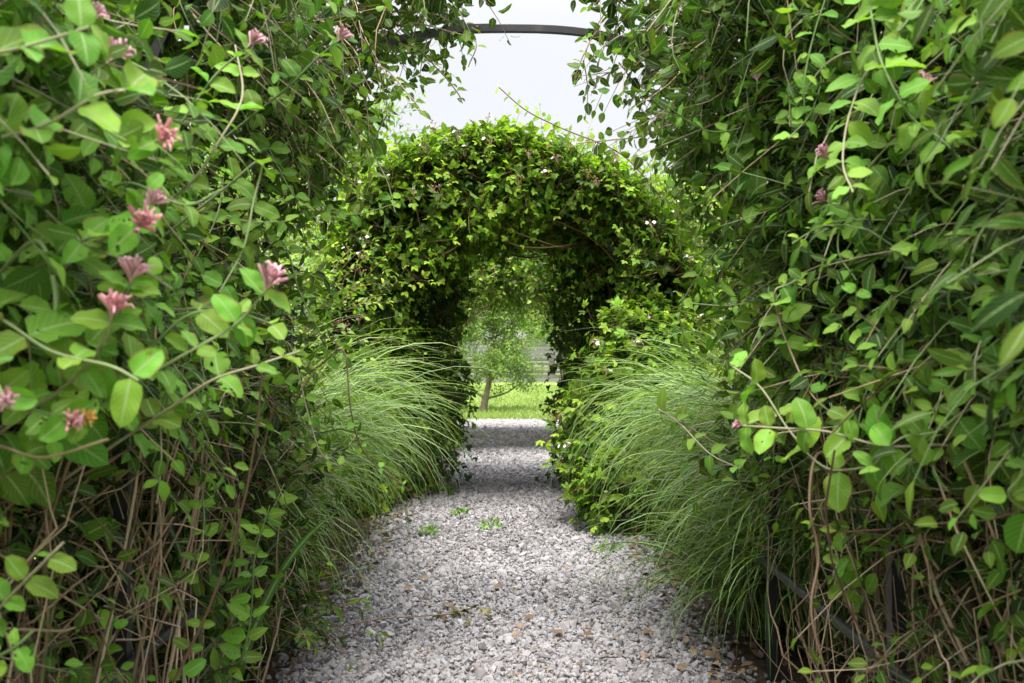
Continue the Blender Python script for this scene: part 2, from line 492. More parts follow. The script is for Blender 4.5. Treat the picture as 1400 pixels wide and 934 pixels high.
def blob_clumps(leafmb, stemmb, centres, radii, n_each, tpls, lsize, L=(.2, .45), nodes=5, tint=(.2, .9), pair=True, droop=(.0, .35), r0=.003):
    """leafy shoots over uneven lobes (shrubs and tree crowns)"""
    for cc, rr in zip(centres, radii):
        u = rnd_unit(n_each); u[:, 2] = np.where(u[:, 2] < -.5, -u[:, 2], u[:, 2])
        rad = rr * (.35 + .65 * rng.random(n_each) ** .5)
        p = cc + u * rad[:, None] * np.array((1, 1, .85))
        p += (vnoise(p * 2.5 / max(rr, .3)) - .5)[:, None] * u * rr * .5
        d = norm(u + rnd_unit(n_each) * .6 + UP * .3)
        sprigs(leafmb, stemmb, p, d, rng.uniform(L[0], L[1], n_each), nodes, tpls, lsize, tint, rng.uniform(droop[0], droop[1], n_each), u, pair, r0)


# ------------------------------------------------------------------ ground
def sheet(name, x0, x1, y0, y1, z, mat, nx=2, ny=2, fz=None, fx=None):
    xs = np.linspace(x0, x1, nx); ys = np.linspace(y0, y1, ny)
    X, Y = np.meshgrid(xs, ys); Zz = np.full(X.shape, float(z))
    if fx is not None: X = fx(X, Y)
    if fz is not None: Zz = Zz + fz(X, Y)
    mb = MB(); V = np.stack([X, Y, Zz], -1).reshape(-1, 3)
    i = np.arange(nx * ny).reshape(ny, nx)
    q = np.stack([i[:-1, :-1], i[:-1, 1:], i[1:, 1:], i[1:, :-1]], -1).reshape(-1, 4)
    mb.add(V, q)
    o = mb.build(name, mat); o['kind'] = 'structure'
    return o


M['lawn'] = solid_mat('lawn_grass', [(.3, (.13, .19, .05)), (.55, (.2, .27, .07)), (.75, (.26, .33, .1))], rough=.95, scale=3, bump=.6, dist=.05, spec=.1)
M['soil'] = solid_mat('dark_soil', [(.3, (.03, .022, .015)), (.6, (.07, .05, .035)), (.8, (.12, .09, .06))], rough=.95, scale=22, bump=1, dist=.03, spec=.1)
M['gravelbase'] = solid_mat('gravel_bed', [(.3, (.07, .065, .06)), (.5, (.2, .19, .19)), (.7, (.36, .35, .35))], rough=.9, scale=45, bump=1, dist=.02, spec=.2)
M['lane'] = solid_mat('pale_gravel', [(.3, (.26, .235, .225)), (.5, (.34, .31, .3)), (.7, (.42, .39, .38))], rough=.95, scale=35, bump=.8, dist=.01, spec=.15)
sheet('lawn', -400, 400, -60, 900, 0, M['lawn'])
sheet('soil_bed', -2.3, -.72, -1, 16.6, .004, M['soil'], 24, 120, lambda X, Y: .05 * np.clip((-.8 - X) * 1.5, 0, 1) * (0.7 + .4 * np.sin(Y * 3 + X * 5)))
sheet('soil_bed', .72, 2.3, -1, 16.6, .004, M['soil'], 24, 120, lambda X, Y: .05 * np.clip((X - .8) * 1.5, 0, 1) * (0.7 + .4 * np.sin(Y * 2.7 - X * 5)))
sheet('gravel_path', -.85, .85, -1, 16.6, .012, M['gravelbase'], 2, 2)
sheet('gravel_lane', -60, 60, 16.6, 19.6, .008, M['lane'], 2, 2)

# crushed stone: one counted-out mass of small stones
ico_v = []
g = (1 + 5 ** .5) / 2
for a_, b_ in ((-1, g), (1, g), (-1, -g), (1, -g)):
    ico_v += [(a_, b_, 0), (0, a_, b_), (b_, 0, a_)]
ico_v = np.array(ico_v) / math.hypot(1, g)
# hull faces of the icosahedron by neighbour distance
ico_f = []
for i in range(12):
    for j in range(i + 1, 12):
        for k in range(j + 1, 12):
            e = [np.linalg.norm(ico_v[x] - ico_v[y]) for x, y in ((i, j), (j, k), (i, k))]
            if max(e) < 1.1:
                nn = np.cross(ico_v[j] - ico_v[i], ico_v[k] - ico_v[i])
                ico_f.append((i, j, k) if nn @ ico_v[i] > 0 else (i, k, j))
ico_f = np.array(ico_f)


def stones(mb, pos, size, rnd):
    n = len(pos)
    var = [ico_v * rng.uniform(.62, 1.2, (12, 1)) * np.array((1, .78, .62)) + rng.normal(size=(12, 3)) * .08 for _ in range(12)]
    which = rng.integers(0, 12, n)
    q = rng.normal(size=(n, 4)); q[:, 1:3] *= .6; q = q / np.linalg.norm(q, axis=1, keepdims=True)
    w_, x, y, z = q.T
    Rm = np.stack([1 - 2 * (y * y + z * z), 2 * (x * y - z * w_), 2 * (x * z + y * w_), 2 * (x * y + z * w_), 1 - 2 * (x * x + z * z), 2 * (y * z - x * w_),
                   2 * (x * z - y * w_), 2 * (y * z + x * w_), 1 - 2 * (x * x + y * y)], -1).reshape(n, 3, 3)
    for i in range(12):
        ix = np.nonzero(which == i)[0]
        V = np.einsum('nij,vj->nvi', Rm[ix], var[i]) * size[ix, None, None] + pos[ix, None, :]
        FF = (ico_f[None] + (np.arange(len(ix)) * 12)[:, None, None]).reshape(-1, 3)
        mb.add(V.reshape(-1, 3), FF, None, .5, np.repeat(rnd[ix], 12))


M['stone'] = solid_mat('crushed_stone', [(0, (.09, .084, .086)), (.25, (.19, .18, .184)), (.5, (.265, .252, .26)), (.9, (.36, .345, .353)), (1., (.28, .2, .14))], rough=.85, scale=70, bump=.3, dist=.003, spec=.25, use_rnd=True)
gm = MB()
for y0, y1, dens, sz in ((-1, 2.6, 1500, .013), (2.6, 6.5, 5200, .0115), (6.5, 10, 3800, .0125), (10, 16.7, 2200, .016)):
    n = int(2.1 * (y1 - y0) * dens)
    p = np.stack([rng.uniform(-1.05, 1.05, n), rng.uniform(y0, y1, n), np.zeros(n)], 1)
    edge = .84 + .16 * (vnoise(p * 2.4) - .5) + .08 * rng.normal(size=n)
    p = p[np.abs(p[:, 0]) < edge]; n = len(p)
    p[:, 2] = .012 + sz * .55 + rng.random(n) ** 2 * sz * 1.3 + .012 * (vnoise(p * 3) - .5)
    stones(gm, p, sz * rng.lognormal(-.05, .42, n), np.clip(rng.normal(.5 + .45 * (vnoise(p * 1.6) - .5), .2, n), 0, 1))
n = 9000
p = np.stack([rng.uniform(-4, 4, n), rng.uniform(16.6, 19.5, n), np.full(n, .014)], 1)
stones(gm, p, .018 * rng.lognormal(0, .3, n), np.clip(rng.normal(.72, .1, n), 0, 1))
o = gm.build('gravel', M['stone'], smooth=False)
tag(o, 'loose grey crushed stone covering the garden path', 'gravel', kind='stuff')

# lawn blades where the lawn shows through the arches
lb = MB()
n = 42000
p = np.stack([rng.uniform(-5, 5, n), 19.3 + 24 * rng.random(n) ** 1.7, np.zeros(n)], 1)
d = norm(UP + rng.normal(size=(n, 3)) * .45)
emit(lb, [leaf_tpl('lance', .07, 2, .1, .3)], p, d, rng.normal(size=(n, 3)), rng.uniform(.05, .13, n), rng.uniform(.2, 1, n))
tag(lb.build('grass', M['lawnblade']), 'short bright green grass of the lawn beyond the arches', 'grass', kind='stuff')

# dry leaf litter along the edges of the path
lm = MB()
n = 2600
sd = np.where(rng.random(n) < .5, -1, 1)
p = np.stack([sd * (.72 + np.abs(rng.normal(size=n)) * .28), rng.uniform(1.5, 16, n), .045 + .02 * rng.random(n)], 1)
emit(lm, T_SIMPLE, p, np.stack([rng.normal(size=n), rng.normal(size=n), rng.normal(size=n) * .15], 1), UP + rng.normal(size=(n, 3)) * .4, rng.uniform(.02, .06, n), .5)
n = 1500
p = np.stack([rng.uniform(-.8, .8, n), rng.uniform(2.5, 11, n), .034 + .012 * rng.random(n)], 1)
p = p[vnoise(p * 2.2 + 5) > .55]; n = len(p)
emit(lm, T_SIMPLE, p, np.stack([rng.normal(size=n), rng.normal(size=n), rng.normal(size=n) * .2], 1), UP + rng.normal(size=(n, 3)) * .5, rng.uniform(.008, .022, n), .5, rng.uniform(0, .7, n))
tag(lm.build('leaf_litter', M['litter']), 'brown dry leaves and stalks littering the path edges', 'leaf litter', kind='stuff')


# ------------------------------------------------------------------ black metal arches
def hoop_pts(a, hs, y, n=40):
    th = np.linspace(np.pi, 0, n)
    return np.array([(-a, y, 0), ] + [(a * math.cos(t), y, hs + a * math.sin(t)) for t in th] + [(a, y, 0)])


def strap(mb, pts, half_w, thick):
    """flat bar following pts in the XZ plane, half_w along Y"""
    pts = np.asarray(pts); T = norm(np.gradient(pts, axis=0)); Nn = np.stack([-T[:, 2], T[:, 1] * 0, T[:, 0]], 1)
    n = len(pts); V = []
    for i in range(n):
        for sy, sn in ((-1, -1), (1, -1), (1, 1), (-1, 1)):
            V.append(pts[i] + np.array((0, sy * half_w, 0)) + Nn[i] * sn * thick)
    i = np.arange(n * 4).reshape(n, 4)
    q = np.stack([i[:-1], np.roll(i, -1, 1)[:-1], np.roll(i, -1, 1)[1:], i[1:]], -1).reshape(-1, 4)
    mb.add(V, [q, np.array([[3, 2, 1, 0], [n * 4 - 4, n * 4 - 3, n * 4 - 2, n * 4 - 1]])])


def bar_box(mb, x, y, z0, z1, h):
    V = [(x + sx * h, y + sy * h, z) for z in (z0, z1) for sx, sy in ((-1, -1), (1, -1), (1, 1), (-1, 1))]
    mb.add(V, np.array([[0, 1, 5, 4], [1, 2, 6, 5], [2, 3, 7, 6], [3, 0, 4, 7], [4, 5, 6, 7], [3, 2, 1, 0]]))


def hoop(a, hs, y, t, flat):
    ct, st_ = math.cos(t), math.sin(t); e = 2 / flat
    return (a * math.copysign(abs(ct) ** e, ct), y, hs + a * abs(st_) ** e)


def garden_arch(label, a, hs, ys, rails, h=.018, flat=2.0, bh=.0125):
    root = thing('garden_arch', label, 'garden arch', (0, ys[0], 0), 'black metal garden arches over the path')
    for y in ys:
        th = np.linspace(np.pi, 0, 61)
        for sx in (-1, 1):
            mb = MB(); bar_box(mb, sx * a, y, -.1, hs, h); mb.build('post', M['metal'], root, smooth=False)
        mb = MB(); strap(mb, [hoop(a, hs, y, t, flat) for t in th], h * .75, bh); band = mb.build('arch_band', M['metal'], root, smooth=False)
        mb = MB(); ths = np.linspace(R(97.5), R(92), 6)
        strap(mb, [hoop(a, hs, y - h * .75 - .003, t, flat) for t in ths], .0028, bh * 1.1)
        plate = mb.build('joint_plate', M['metal'], root, smooth=False)
        for t in (R(96.0), R(93.8)):
            mb = MB(); ce = np.array(hoop(a, hs, y - h * .75 - .0058, t, flat))
            pr = [(0, .0), (.0075, .0), (.0068, .003), (.004, .0052), (0.0005, .006)]
            an = np.linspace(0, 2 * np.pi, 12, endpoint=False); V = []
            for r_, zz in pr[1:]:
                V += [ce + np.array((r_ * math.cos(q), -zz, r_ * math.sin(q))) for q in an]
            i = np.arange(48).reshape(4, 12)
            qd = np.stack([i[:-1], i[1:], np.roll(i, -1, 1)[1:], np.roll(i, -1, 1)[:-1]], -1).reshape(-1, 4)
            mb.add(V, qd); mb.build('bolt', M['bolt'], plate)
    for sx in (-1, 1):
        for z in rails:
            mb = MB(); tubes(mb, spline([(sx * (a - .034), ys[0] - .05, z), (sx * (a - .03), (ys[0] + ys[-1]) / 2, z - .012), (sx * (a - .034), ys[-1] + .02, z)], 12), .015, 8)
            mb.build('side_rail', M['metal'], root)
    return root


A1, H1 = .975, 1.46
garden_arch('nearest black metal hoop arch with bolted band against the white sky', A1, H1, (1.33, 2.52, 3.71), (.45, 1.03, 1.5), flat=2.6)
A2, H2 = 1.02, 1.42
garden_arch('thin black metal arch buried in flowering brambles, second along the path', A2, H2, (7.75, 8.55, 9.35), (.5, 1.1), .014)
A3, H3 = .97, 1.22
garden_arch('farthest black metal arch, hidden in climbers before the lane', A3, H3, (12.3, 14.2, 16.1), (.5, 1.1), .014)

HALF = lambda a, hs: hs + np.pi * a / 2


# ------------------------------------------------------------------ woody stems on the near arch walls
def stem_poly(x, y, z0, z1, sway=.09, n=9, lean=(0, 0)):
    t = np.linspace(0, 1, n)
    ph = rng.uniform(0, 6.3, 2); fr = rng.uniform(2, 6, 2)
    X = x + lean[0] * t + sway * np.sin(fr[0] * t + ph[0]) * t ** .6
    Y = y + lean[1] * t + sway * np.sin(fr[1] * t + ph[1]) * t ** .6
    return np.stack([X, Y, z0 + (z1 - z0) * t], 1)


def woody_wall(root, sx, ys, nmain, ntwig, xin=.93, xout=1.35):
    for k in range(nmain):
        y = rng.uniform(*ys); x = sx * rng.uniform(xin, xout)
        if rng.random() < .4: x = sx * rng.uniform(xin - .08, xin + .06)
        pl = stem_poly(x, y, -.03, rng.uniform(.95, 1.4), rng.uniform(.05, .14), 10, (rng.normal() * .14, rng.normal() * .25))
        mb = MB(); r = rng.uniform(.0026, .006)
        tubes(mb, pl, np.linspace(r, r * .6, 10) * (1 + .12 * rng.normal(size=10)), 6)
        if rng.random() < .45:      # a second shoot twining round it
            tt_ = np.linspace(0, 1, 10); ph = tt_ * rng.uniform(9, 16)
            tubes(mb, pl + np.stack([np.cos(ph), np.sin(ph), 0 * ph], 1) * (r * 2.2 + .004), np.linspace(r * .7, r * .4, 10), 5)
        mb.build('stem', M['woody'], root)
    # old trunks, rooted and slightly twisted
    for k in range(4):
        y = ys[0] + (ys[1] - ys[0]) * (k + .3 + .5 * rng.random()) / 4; x = sx * rng.uniform(xin + .06, xin + .2)
        pl = stem_poly(x, y, -.05, rng.uniform(1.3, 1.7), .09, 16, (rng.normal() * .08, rng.normal() * .15))
        mb = MB(); r = rng.uniform(.012, .019)
        tubes(mb, pl, np.linspace(r, r * .55, 16) * (1 + .16 * rng.normal(size=16)) * (1 + .7 * np.exp(-np.linspace(0, 12, 16))), 9)
        mb.build('trunk', M['woody'], root)
    # dead leaves caught among the stems
    n = 190; mb = MB()
    emit(mb, T_SIMPLE, np.stack([sx * rng.uniform(xin - .06, xout, n), rng.uniform(ys[0], ys[1], n), rng.uniform(.02, 1.5, n) ** 1.0], 1),
         rnd_unit(n) - UP * .5, rnd_unit(n) + UP * .3, rng.uniform(.025, .055, n), .5, rng.uniform(.2, .9, n))
    tag(mb.build('dead_leaves', M['litter'], root), kind='stuff')
    mb = MB(); n = ntwig
    b = np.stack([sx * rng.uniform(xin - .06, xout, n), rng.uniform(ys[0], ys[1], n), rng.uniform(.05, 1.35, n)], 1)
    d = norm(rng.normal(size=(n, 3)) * np.array((.8, 1, 1)) + np.array((0, 0, .35)))
    L = rng.uniform(.2, .75, n)
    wob = rng.normal(size=(n, 3)) * .14; wob2 = rng.normal(size=(n, 3)) * .05
    ts = np.linspace(0, 1, 8)
    Pt = np.stack([b + d * (L * t)[:, None] + wob * math.sin(3.1 * t) + wob2 * math.sin(9 * t) for t in ts], 1)
    Pt[:, :, 2] = np.maximum(Pt[:, :, 2], .02)
    Pt[:, :, 0] = np.where(np.abs(Pt[:, :, 0]) < xin - .2, np.sign(Pt[:, :, 0]) * (xin - .2), Pt[:, :, 0])
    Rd = np.linspace(1, .4, 8)[None] * rng.uniform(.0015, .0042, n)[:, None]
    tubes(mb, Pt, Rd, 4)
    tag(mb.build('twigs', M['woody'], root), kind='stuff')


# ------------------------------------------------------------------ flowers
def flower_head(root, pos, axis, size, mat, n=20, name='flower'):
    """a honeysuckle head: curved trumpets fanning from one point"""
    axis = norm(np.asarray(axis, float)); mb = MB(); size = size * .88
    a = norm(np.cross(axis, np.array((.3, .9, .2)))); b = np.cross(axis, a)
    for k in range(n):
        an = k * 2.4 + rng.uniform(-.3, .3); u_ = k / n; sp = .85 - .7 * u_ + .25 * rng.random()
        out = math.cos(an) * a + math.sin(an) * b
        L = size * (.85 - .3 * u_) * rng.uniform(.75, 1.15); b0 = pos + axis * size * .4 * u_; ts = np.linspace(0, 1, 7)
        pts = np.array([b0 + axis * L * (t * (1 - .25 * sp)) + out * L * sp * (t ** 1.6) * .75 + UP * L * .08 * t for t in ts])
        rr = size * np.array((.028, .032, .037, .046, .06, .072, .035 + .03 * (k % 2))) * rng.uniform(.85, 1.25)
        tubes(mb, pts, rr, 6, tint=rng.random())
        if rng.random() < .25:   # opened lip curling back
            e = pts[-1]; dr = norm(pts[-1] - pts[-2])
            for q in (-1, 1):
                lip = np.array([e, e + dr * size * .12 + out * size * .10 * q, e + dr * size * .10 + out * size * .22 * q - UP * size * .08])
                tubes(mb, lip, size * np.array((.05, .045, .015)), 5, tint=min(1, .6 + rng.random() * .4))
    return mb.build(name, mat, root)


NEAR = []


def shoot(root, pts, leaf=.06, gapd=.07, face=(.4, -.8, .5), tint=(.45, .85), r0=.0032, mat='honey', tpls=None, flower=None, fsize=.045, up=.35, stemmat='greenstem', faceat=1., fused=True):
    """one hand placed shoot: stem > leaves, flower"""
    if root in NEAR:      # every shoot grows out of the wall behind it
        sx = math.copysign(1, root.location.x)
        pts = [np.asarray(pts[0]) + np.array((sx * .24, .12, -.14)), np.asarray(pts[0]) + np.array((sx * .09, .05, -.05))] + list(pts)
    pl = spline(pts, 8 * (len(pts) - 1) + 1)
    mb = MB(); tubes(mb, pl, np.linspace(r0, r0 * .6, len(pl)), 6)
    st = mb.build('shoot', M[stemmat], root)
    seg = np.linalg.norm(np.diff(pl, axis=0), axis=1); cum = np.concatenate([[0], np.cumsum(seg)]); Lt = cum[-1]
    ks = np.arange(gapd * .6 + (.16 if root in NEAR else 0), Lt + 1e-6, gapd); n = len(ks)
    if n:
        pos = np.stack([np.interp(ks, cum, pl[:, i]) for i in range(3)], 1)
        T = norm(np.stack([np.interp(ks, cum, np.gradient(pl[:, i])) for i in range(3)], 1))
        fc = norm(np.asarray(face, float)); lf = MB()
        for sgn in (1, -1):
            base = norm(np.cross(T, fc)) * sgn
            alt = np.where((np.arange(n) % 2)[:, None] == 0, 1, .55)
            sdv = norm(base * alt + fc * (1 - alt) * sgn * .9)
            ld = norm(sdv + T * .35 + rng.normal(size=(n, 3)) * .2 + UP * .05)
            ln = fc * faceat + UP * up + rng.normal(size=(n, 3)) * .28
            t = ks / Lt
            sz = leaf * (1.05 - .45 * t ** 2) * rng.uniform(.6, 1.25, n)
            emit(lf, tpls or T_ROUND, pos + sdv * r0, ld, ln, sz, tint[0] + (tint[1] - tint[0]) * t + rng.normal(size=n) * .12)
        lf.build('leaves', M[mat], st)
    if flower:
        ax = norm(pl[-1] - pl[-3])
        flower_head(st, pl[-1], ax + UP * .2, fsize, M[flower])
        if fused:
            lf = MB()
            for sgn in (1, -1):
                sd = norm(np.cross(ax, np.asarray(face, float))) * sgn
                emit(lf, T_ROUND, (pl[-1] - ax * .006)[None], sd[None] + .2 * ax, (np.asarray(face, float) * .5 + ax)[None], np.array([leaf * .75]), .8)
            lf.build('bract', M[mat], st)
    return st


# ------------------------------------------------------------------ near arch: left wall
ys_near = (1.0, 3.95)
TOP1 = HALF(A1, H1)
vl = thing('climbing_vine', 'dark green twining climber roofing the left half of nearest arch', 'climbing vine', (-1.1, 3.3, 0), 'climbers on the nearest arch')
lf, st = MB(), MB()
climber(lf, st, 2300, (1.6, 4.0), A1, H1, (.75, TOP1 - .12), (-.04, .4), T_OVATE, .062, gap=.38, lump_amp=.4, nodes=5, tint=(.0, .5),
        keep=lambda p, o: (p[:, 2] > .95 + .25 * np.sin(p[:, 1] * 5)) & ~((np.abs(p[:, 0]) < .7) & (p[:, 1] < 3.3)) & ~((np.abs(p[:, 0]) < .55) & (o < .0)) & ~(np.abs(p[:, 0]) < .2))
climber(lf, st, 900, (2.0, 3.95), A1, H1, (0, 1.1), (.3, .6), T_OVATE, .05, gap=.25, nodes=5, tint=(.0, .4))
climber(lf, st, 260, (3.55, 4.1), A1, H1, (.15, 1.6), (-.02, .2), T_NARROW, .075, nodes=5, tint=(.15, .6))
climber(lf, None, 1500, (1.2, 4.1), A1, H1, (0, TOP1 - .5), (.36, .85), T_SIMPLE, .09, L=(.2, .5), gap=.0, nodes=4, tint=(.0, .15))  # outer leaf layer added to darken the gaps, shade put into its tint
# sprays hanging
n = 60
ss = rng.uniform(TOP1 - 1.1, TOP1 - .6, n); X, Z, nx, nz = arch_pt(ss, A1, H1, rng.uniform(-.1, .04, n))
sprigs(lf, st, np.stack([X, rng.uniform(3.45, 3.9, n), Z], 1), np.stack([rng.normal(size=n) * .35 + .25, rng.normal(size=n) * .4, -.4 - rng.random(n)], 1), rng.uniform(.15, .34, n), 5, T_OVATE, .05, (.15, .7), .3)
st.build('twig', M['woody'], vl); lf.build('leaves', M['vine'], vl)

hl = thing('honeysuckle', 'honeysuckle with many pink flowers and big pale leaves, left of path', 'honeysuckle', (-1.0, 1.9, 0), 'honeysuckles on the nearest arch')
NEAR += [vl, hl]
woody_wall(hl, -1, (1.5, 3.6), 62, 420, .96)
lf, st = MB(), MB()
climber(lf, st, 1500, (.9, 2.9), A1, H1, (1.0, TOP1 - .5), (-.1, .2), T_OVAL, .064, L=(.15, .36), gap=.36, lump_amp=.4, nodes=4, tint=(.15, .75), upw=.4, facew=.8,
        keep=lambda p, o: p[:, 2] > 1.08 + .12 * np.sin(p[:, 1] * 4))
climber(lf, st, 120, (1.3, 3.9), A1, H1, (.02, 1.0), (-.02, .3), T_OVAL, .045, L=(.12, .3), gap=.45, nodes=4, tint=(.25, .9))
st.build('twig', M['greenstem'], hl); lf.build('leaves', M['honey'], hl)
LF = (.55, -.8, .35)


def S(root, px, flower=None, **kw):
    return shoot(root, [P(*q) for q in px], flower=flower, **kw)


S(hl, [(20, 650, 1.75), (130, 560, 1.6), (235, 495, 1.5), (320, 445, 1.5), (362, 398, 1.48)], 'mauve', leaf=0.067, face=LF, fsize=.05)
S(hl, [(150, 290, 1.9), (230, 190, 1.85), (290, 105, 1.85), (338, 62, 1.85)], 'mauve', leaf=0.060, face=LF, fsize=.04)
S(hl, [(60, 150, 1.6), (140, 185, 1.5), (190, 195, 1.45), (214, 192, 1.42)], 'pink', leaf=0.060, face=LF, fsize=.045)
S(hl, [(30, 380, 1.6), (110, 330, 1.5), (165, 320, 1.45), (186, 312, 1.42)], 'pink', leaf=0.070, face=LF, fsize=.05)
S(hl, [(120, 340, 1.6), (170, 310, 1.5), (200, 285, 1.5)], 'mauve', leaf=0.060, face=LF, fsize=.04)
S(hl, [(100, 520, 1.5), (140, 470, 1.42), (152, 438, 1.4)], 'pink', leaf=0.067, face=LF, fsize=.05)
S(hl, [(150, 450, 1.5), (170, 410, 1.43), (178, 388, 1.42)], 'mauve', leaf=0.060, face=LF, fsize=.045)
S(hl, [(-20, 540, 1.5), (50, 560, 1.42), (92, 575, 1.38)], 'pink', leaf=0.060, face=LF, fsize=.035)
S(hl, [(60, 610, 1.5), (100, 580, 1.42), (116, 575, 1.4)], 'yellow', leaf=0.050, face=LF, fsize=.028)
S(hl, [(60, 160, 1.6), (110, 110, 1.5), (148, 82, 1.5)], 'mauve', leaf=0.062, face=LF, fsize=.045)
S(hl, [(40, 100, 1.5), (90, 50, 1.45), (122, 26, 1.45)], 'mauve', leaf=0.067, face=LF, fsize=.03)
S(hl, [(390, 120, 2.3), (430, 80, 2.3), (460, 55, 2.3)], 'mauve', leaf=0.056, face=LF, fsize=.045)
S(hl, [(-30, 480, 1.3), (0, 530, 1.25), (8, 545, 1.22)], 'mauve', leaf=0.050, face=LF, fsize=.03)
# leafy shoots without flowers
S(hl, [(-60, 90, 1.3), (40, 60, 1.2), (120, 35, 1.18)], leaf=0.086, face=LF, gapd=.085)
S(hl, [(-30, 200, 1.35), (60, 170, 1.3), (130, 130, 1.3), (180, 120, 1.3)], leaf=0.076, face=LF)
S(hl, [(20, 260, 1.6), (110, 330, 1.55), (180, 360, 1.52), (235, 395, 1.6)], leaf=0.060, face=LF, gapd=.1)
S(hl, [(260, 250, 1.9), (300, 190, 1.9), (330, 130, 1.95), (320, 60, 2.0)], leaf=0.066, face=LF, gapd=.09)
S(hl, [(355, 220, 2.1), (345, 280, 2.05), (332, 340, 2.0), (300, 400, 1.95)], leaf=0.060, face=LF, gapd=.1)
S(hl, [(170, 250, 1.6), (250, 280, 1.6), (300, 260, 1.62)], leaf=0.062, face=LF)
S(hl, [(-20, 430, 1.4), (70, 480, 1.35), (150, 500, 1.32), (190, 520, 1.32)], leaf=0.086, face=LF, gapd=.09)
S(hl, [(50, 330, 1.5), (75, 400, 1.45), (70, 470, 1.42)], leaf=0.060, face=LF, gapd=.11, r0=.0045)
S(hl, [(200, 480, 1.6), (260, 430, 1.6), (330, 430, 1.65), (400, 455, 1.75)], leaf=0.066, face=LF)
S(hl, [(230, 560, 1.75), (290, 520, 1.75), (350, 500, 1.8), (410, 480, 1.9)], leaf=0.060, face=LF)
S(hl, [(-10, 610, 1.5), (60, 625, 1.45), (150, 600, 1.45)], leaf=0.045, face=LF, gapd=.14, stemmat='woody')
S(hl, [(-20, 850, 1.5), (30, 800, 1.45), (70, 760, 1.42), (90, 740, 1.42)], leaf=0.056, face=LF, gapd=.06)
S(hl, [(-30, 910, 1.45), (20, 885, 1.4), (50, 860, 1.4)], leaf=0.050, face=LF, gapd=.055)
S(hl, [(130, 930, 2.2), (150, 880, 2.2), (160, 840, 2.2)], leaf=0.060, face=LF, gapd=.06)
S(hl, [(250, 960, 2.3), (255, 900, 2.3), (280, 850, 2.3)], leaf=0.060, face=LF, gapd=.06)
S(hl, [(260, 780, 2.6), (280, 720, 2.6), (275, 640, 2.65)], leaf=0.050, face=LF, gapd=.07)
S(hl, [(330, 900, 2.9), (345, 840, 2.9), (350, 760, 2.9), (370, 690, 2.95)], leaf=0.070, face=LF, gapd=.06, tpls=T_OVATE)
S(hl, [(310, 800, 3.0), (330, 740, 3.0), (370, 700, 3.0), (390, 660, 3.05)], leaf=0.070, face=LF, gapd=.06, tpls=T_OVATE)
S(hl, [(470, 480, 3.3), (480, 560, 3.3), (500, 620, 3.4), (560, 670, 3.5)], leaf=0.041, face=LF, gapd=.11, stemmat='woody', tpls=T_OVATE, tint=(.5, 1))
S(hl, [(395, 470, 3.0), (420, 560, 3.0), (440, 620, 3.0), (470, 640, 3.1)], leaf=0.050, face=LF, gapd=.07, tpls=T_OVATE, tint=(.5, 1))
S(vl, [(560, 60, 3.5), (600, 95, 3.5), (625, 125, 3.5), (632, 140, 3.5)], leaf=.05, face=(.2, -.8, .4), gapd=.03, tpls=T_OVATE, mat='vine', stemmat='woody', tint=(.2, .7))
S(vl, [(560, 30, 3.5), (610, 40, 3.5), (650, 55, 3.45), (640, 90, 3.45)], leaf=.045, face=(.2, -.8, .4), gapd=.04, tpls=T_OVATE, mat='vine', stemmat='woody', tint=(.2, .7))
S(vl, [(520, 90, 3.5), (560, 130, 3.45), (575, 150, 3.45), (572, 150, 3.4)], leaf=.06, face=(.2, -.8, .4), gapd=.04, tpls=T_OVATE, mat='vine', stemmat='woody', tint=(.2, .7))
S(vl, [(530, 150, 3.4), (510, 200, 3.4), (530, 250, 3.4), (540, 290, 3.4)], leaf=.07, face=(.2, -.8, .4), gapd=.07, tpls=T_ROUND, mat='honey', stemmat='greenstem', tint=(.3, .8))
S(hl, [(385, 330, 2.9), (410, 400, 2.9), (440, 460, 2.9)], leaf=0.056, face=LF, gapd=.07, tpls=T_OVATE, tint=(.4, .9))

# ------------------------------------------------------------------ near arch: right wall
TOT1 = 2 * H1 + np.pi * A1
vr = thing('climbing_vine', 'dense dark climber roofing the right half of nearest arch', 'climbing vine', (1.1, 3.3, 0), 'climbers on the nearest arch')
lf, st = MB(), MB()
climber(lf, st, 2500, (1.6, 4.0), A1, H1, (TOP1 + .16, TOT1 - .75), (-.04, .4), T_OVATE, .06, gap=.38, lump_amp=.4, nodes=5, tint=(.0, .55),
        keep=lambda p, o: (p[:, 2] > .95 + .25 * np.sin(p[:, 1] * 5 + 1)) & ~((np.abs(p[:, 0]) < .62) & (p[:, 1] < 3.3)) & ~((np.abs(p[:, 0]) < .5) & (o < .0)) & ~(np.abs(p[:, 0]) < .26))
climber(lf, st, 700, (1.6, 3.0), A1, H1, (TOT1 - 1.1, TOT1), (.3, .6), T_OVATE, .05, gap=.25, nodes=5, tint=(.0, .4))
n = 60
ss = rng.uniform(TOP1 + .65, TOP1 + 1.3, n); X, Z, nx, nz = arch_pt(ss, A1, H1, rng.uniform(-.12, .04, n))
sprigs(lf, st, np.stack([X, rng.uniform(3.3, 3.9, n), Z], 1), np.stack([rng.normal(size=n) * .35 - .25, rng.normal(size=n) * .4, -.4 - rng.random(n)], 1), rng.uniform(.15, .36, n), 5, T_OVATE, .05, (.1, .6), .3)
climber(lf, None, 1700, (1.2, 4.1), A1, H1, (TOP1 + .5, TOT1), (.36, .85), T_SIMPLE, .09, L=(.2, .5), gap=.0, nodes=4, tint=(.0, .15), keep=lambda p, o: (p[:, 1] < 2.9) | (p[:, 2] > 1.0))  # backing leaves added to block light through this wall, tinted dark as shade
st.build('twig', M['woody'], vr); lf.build('leaves', M['vine'], vr)
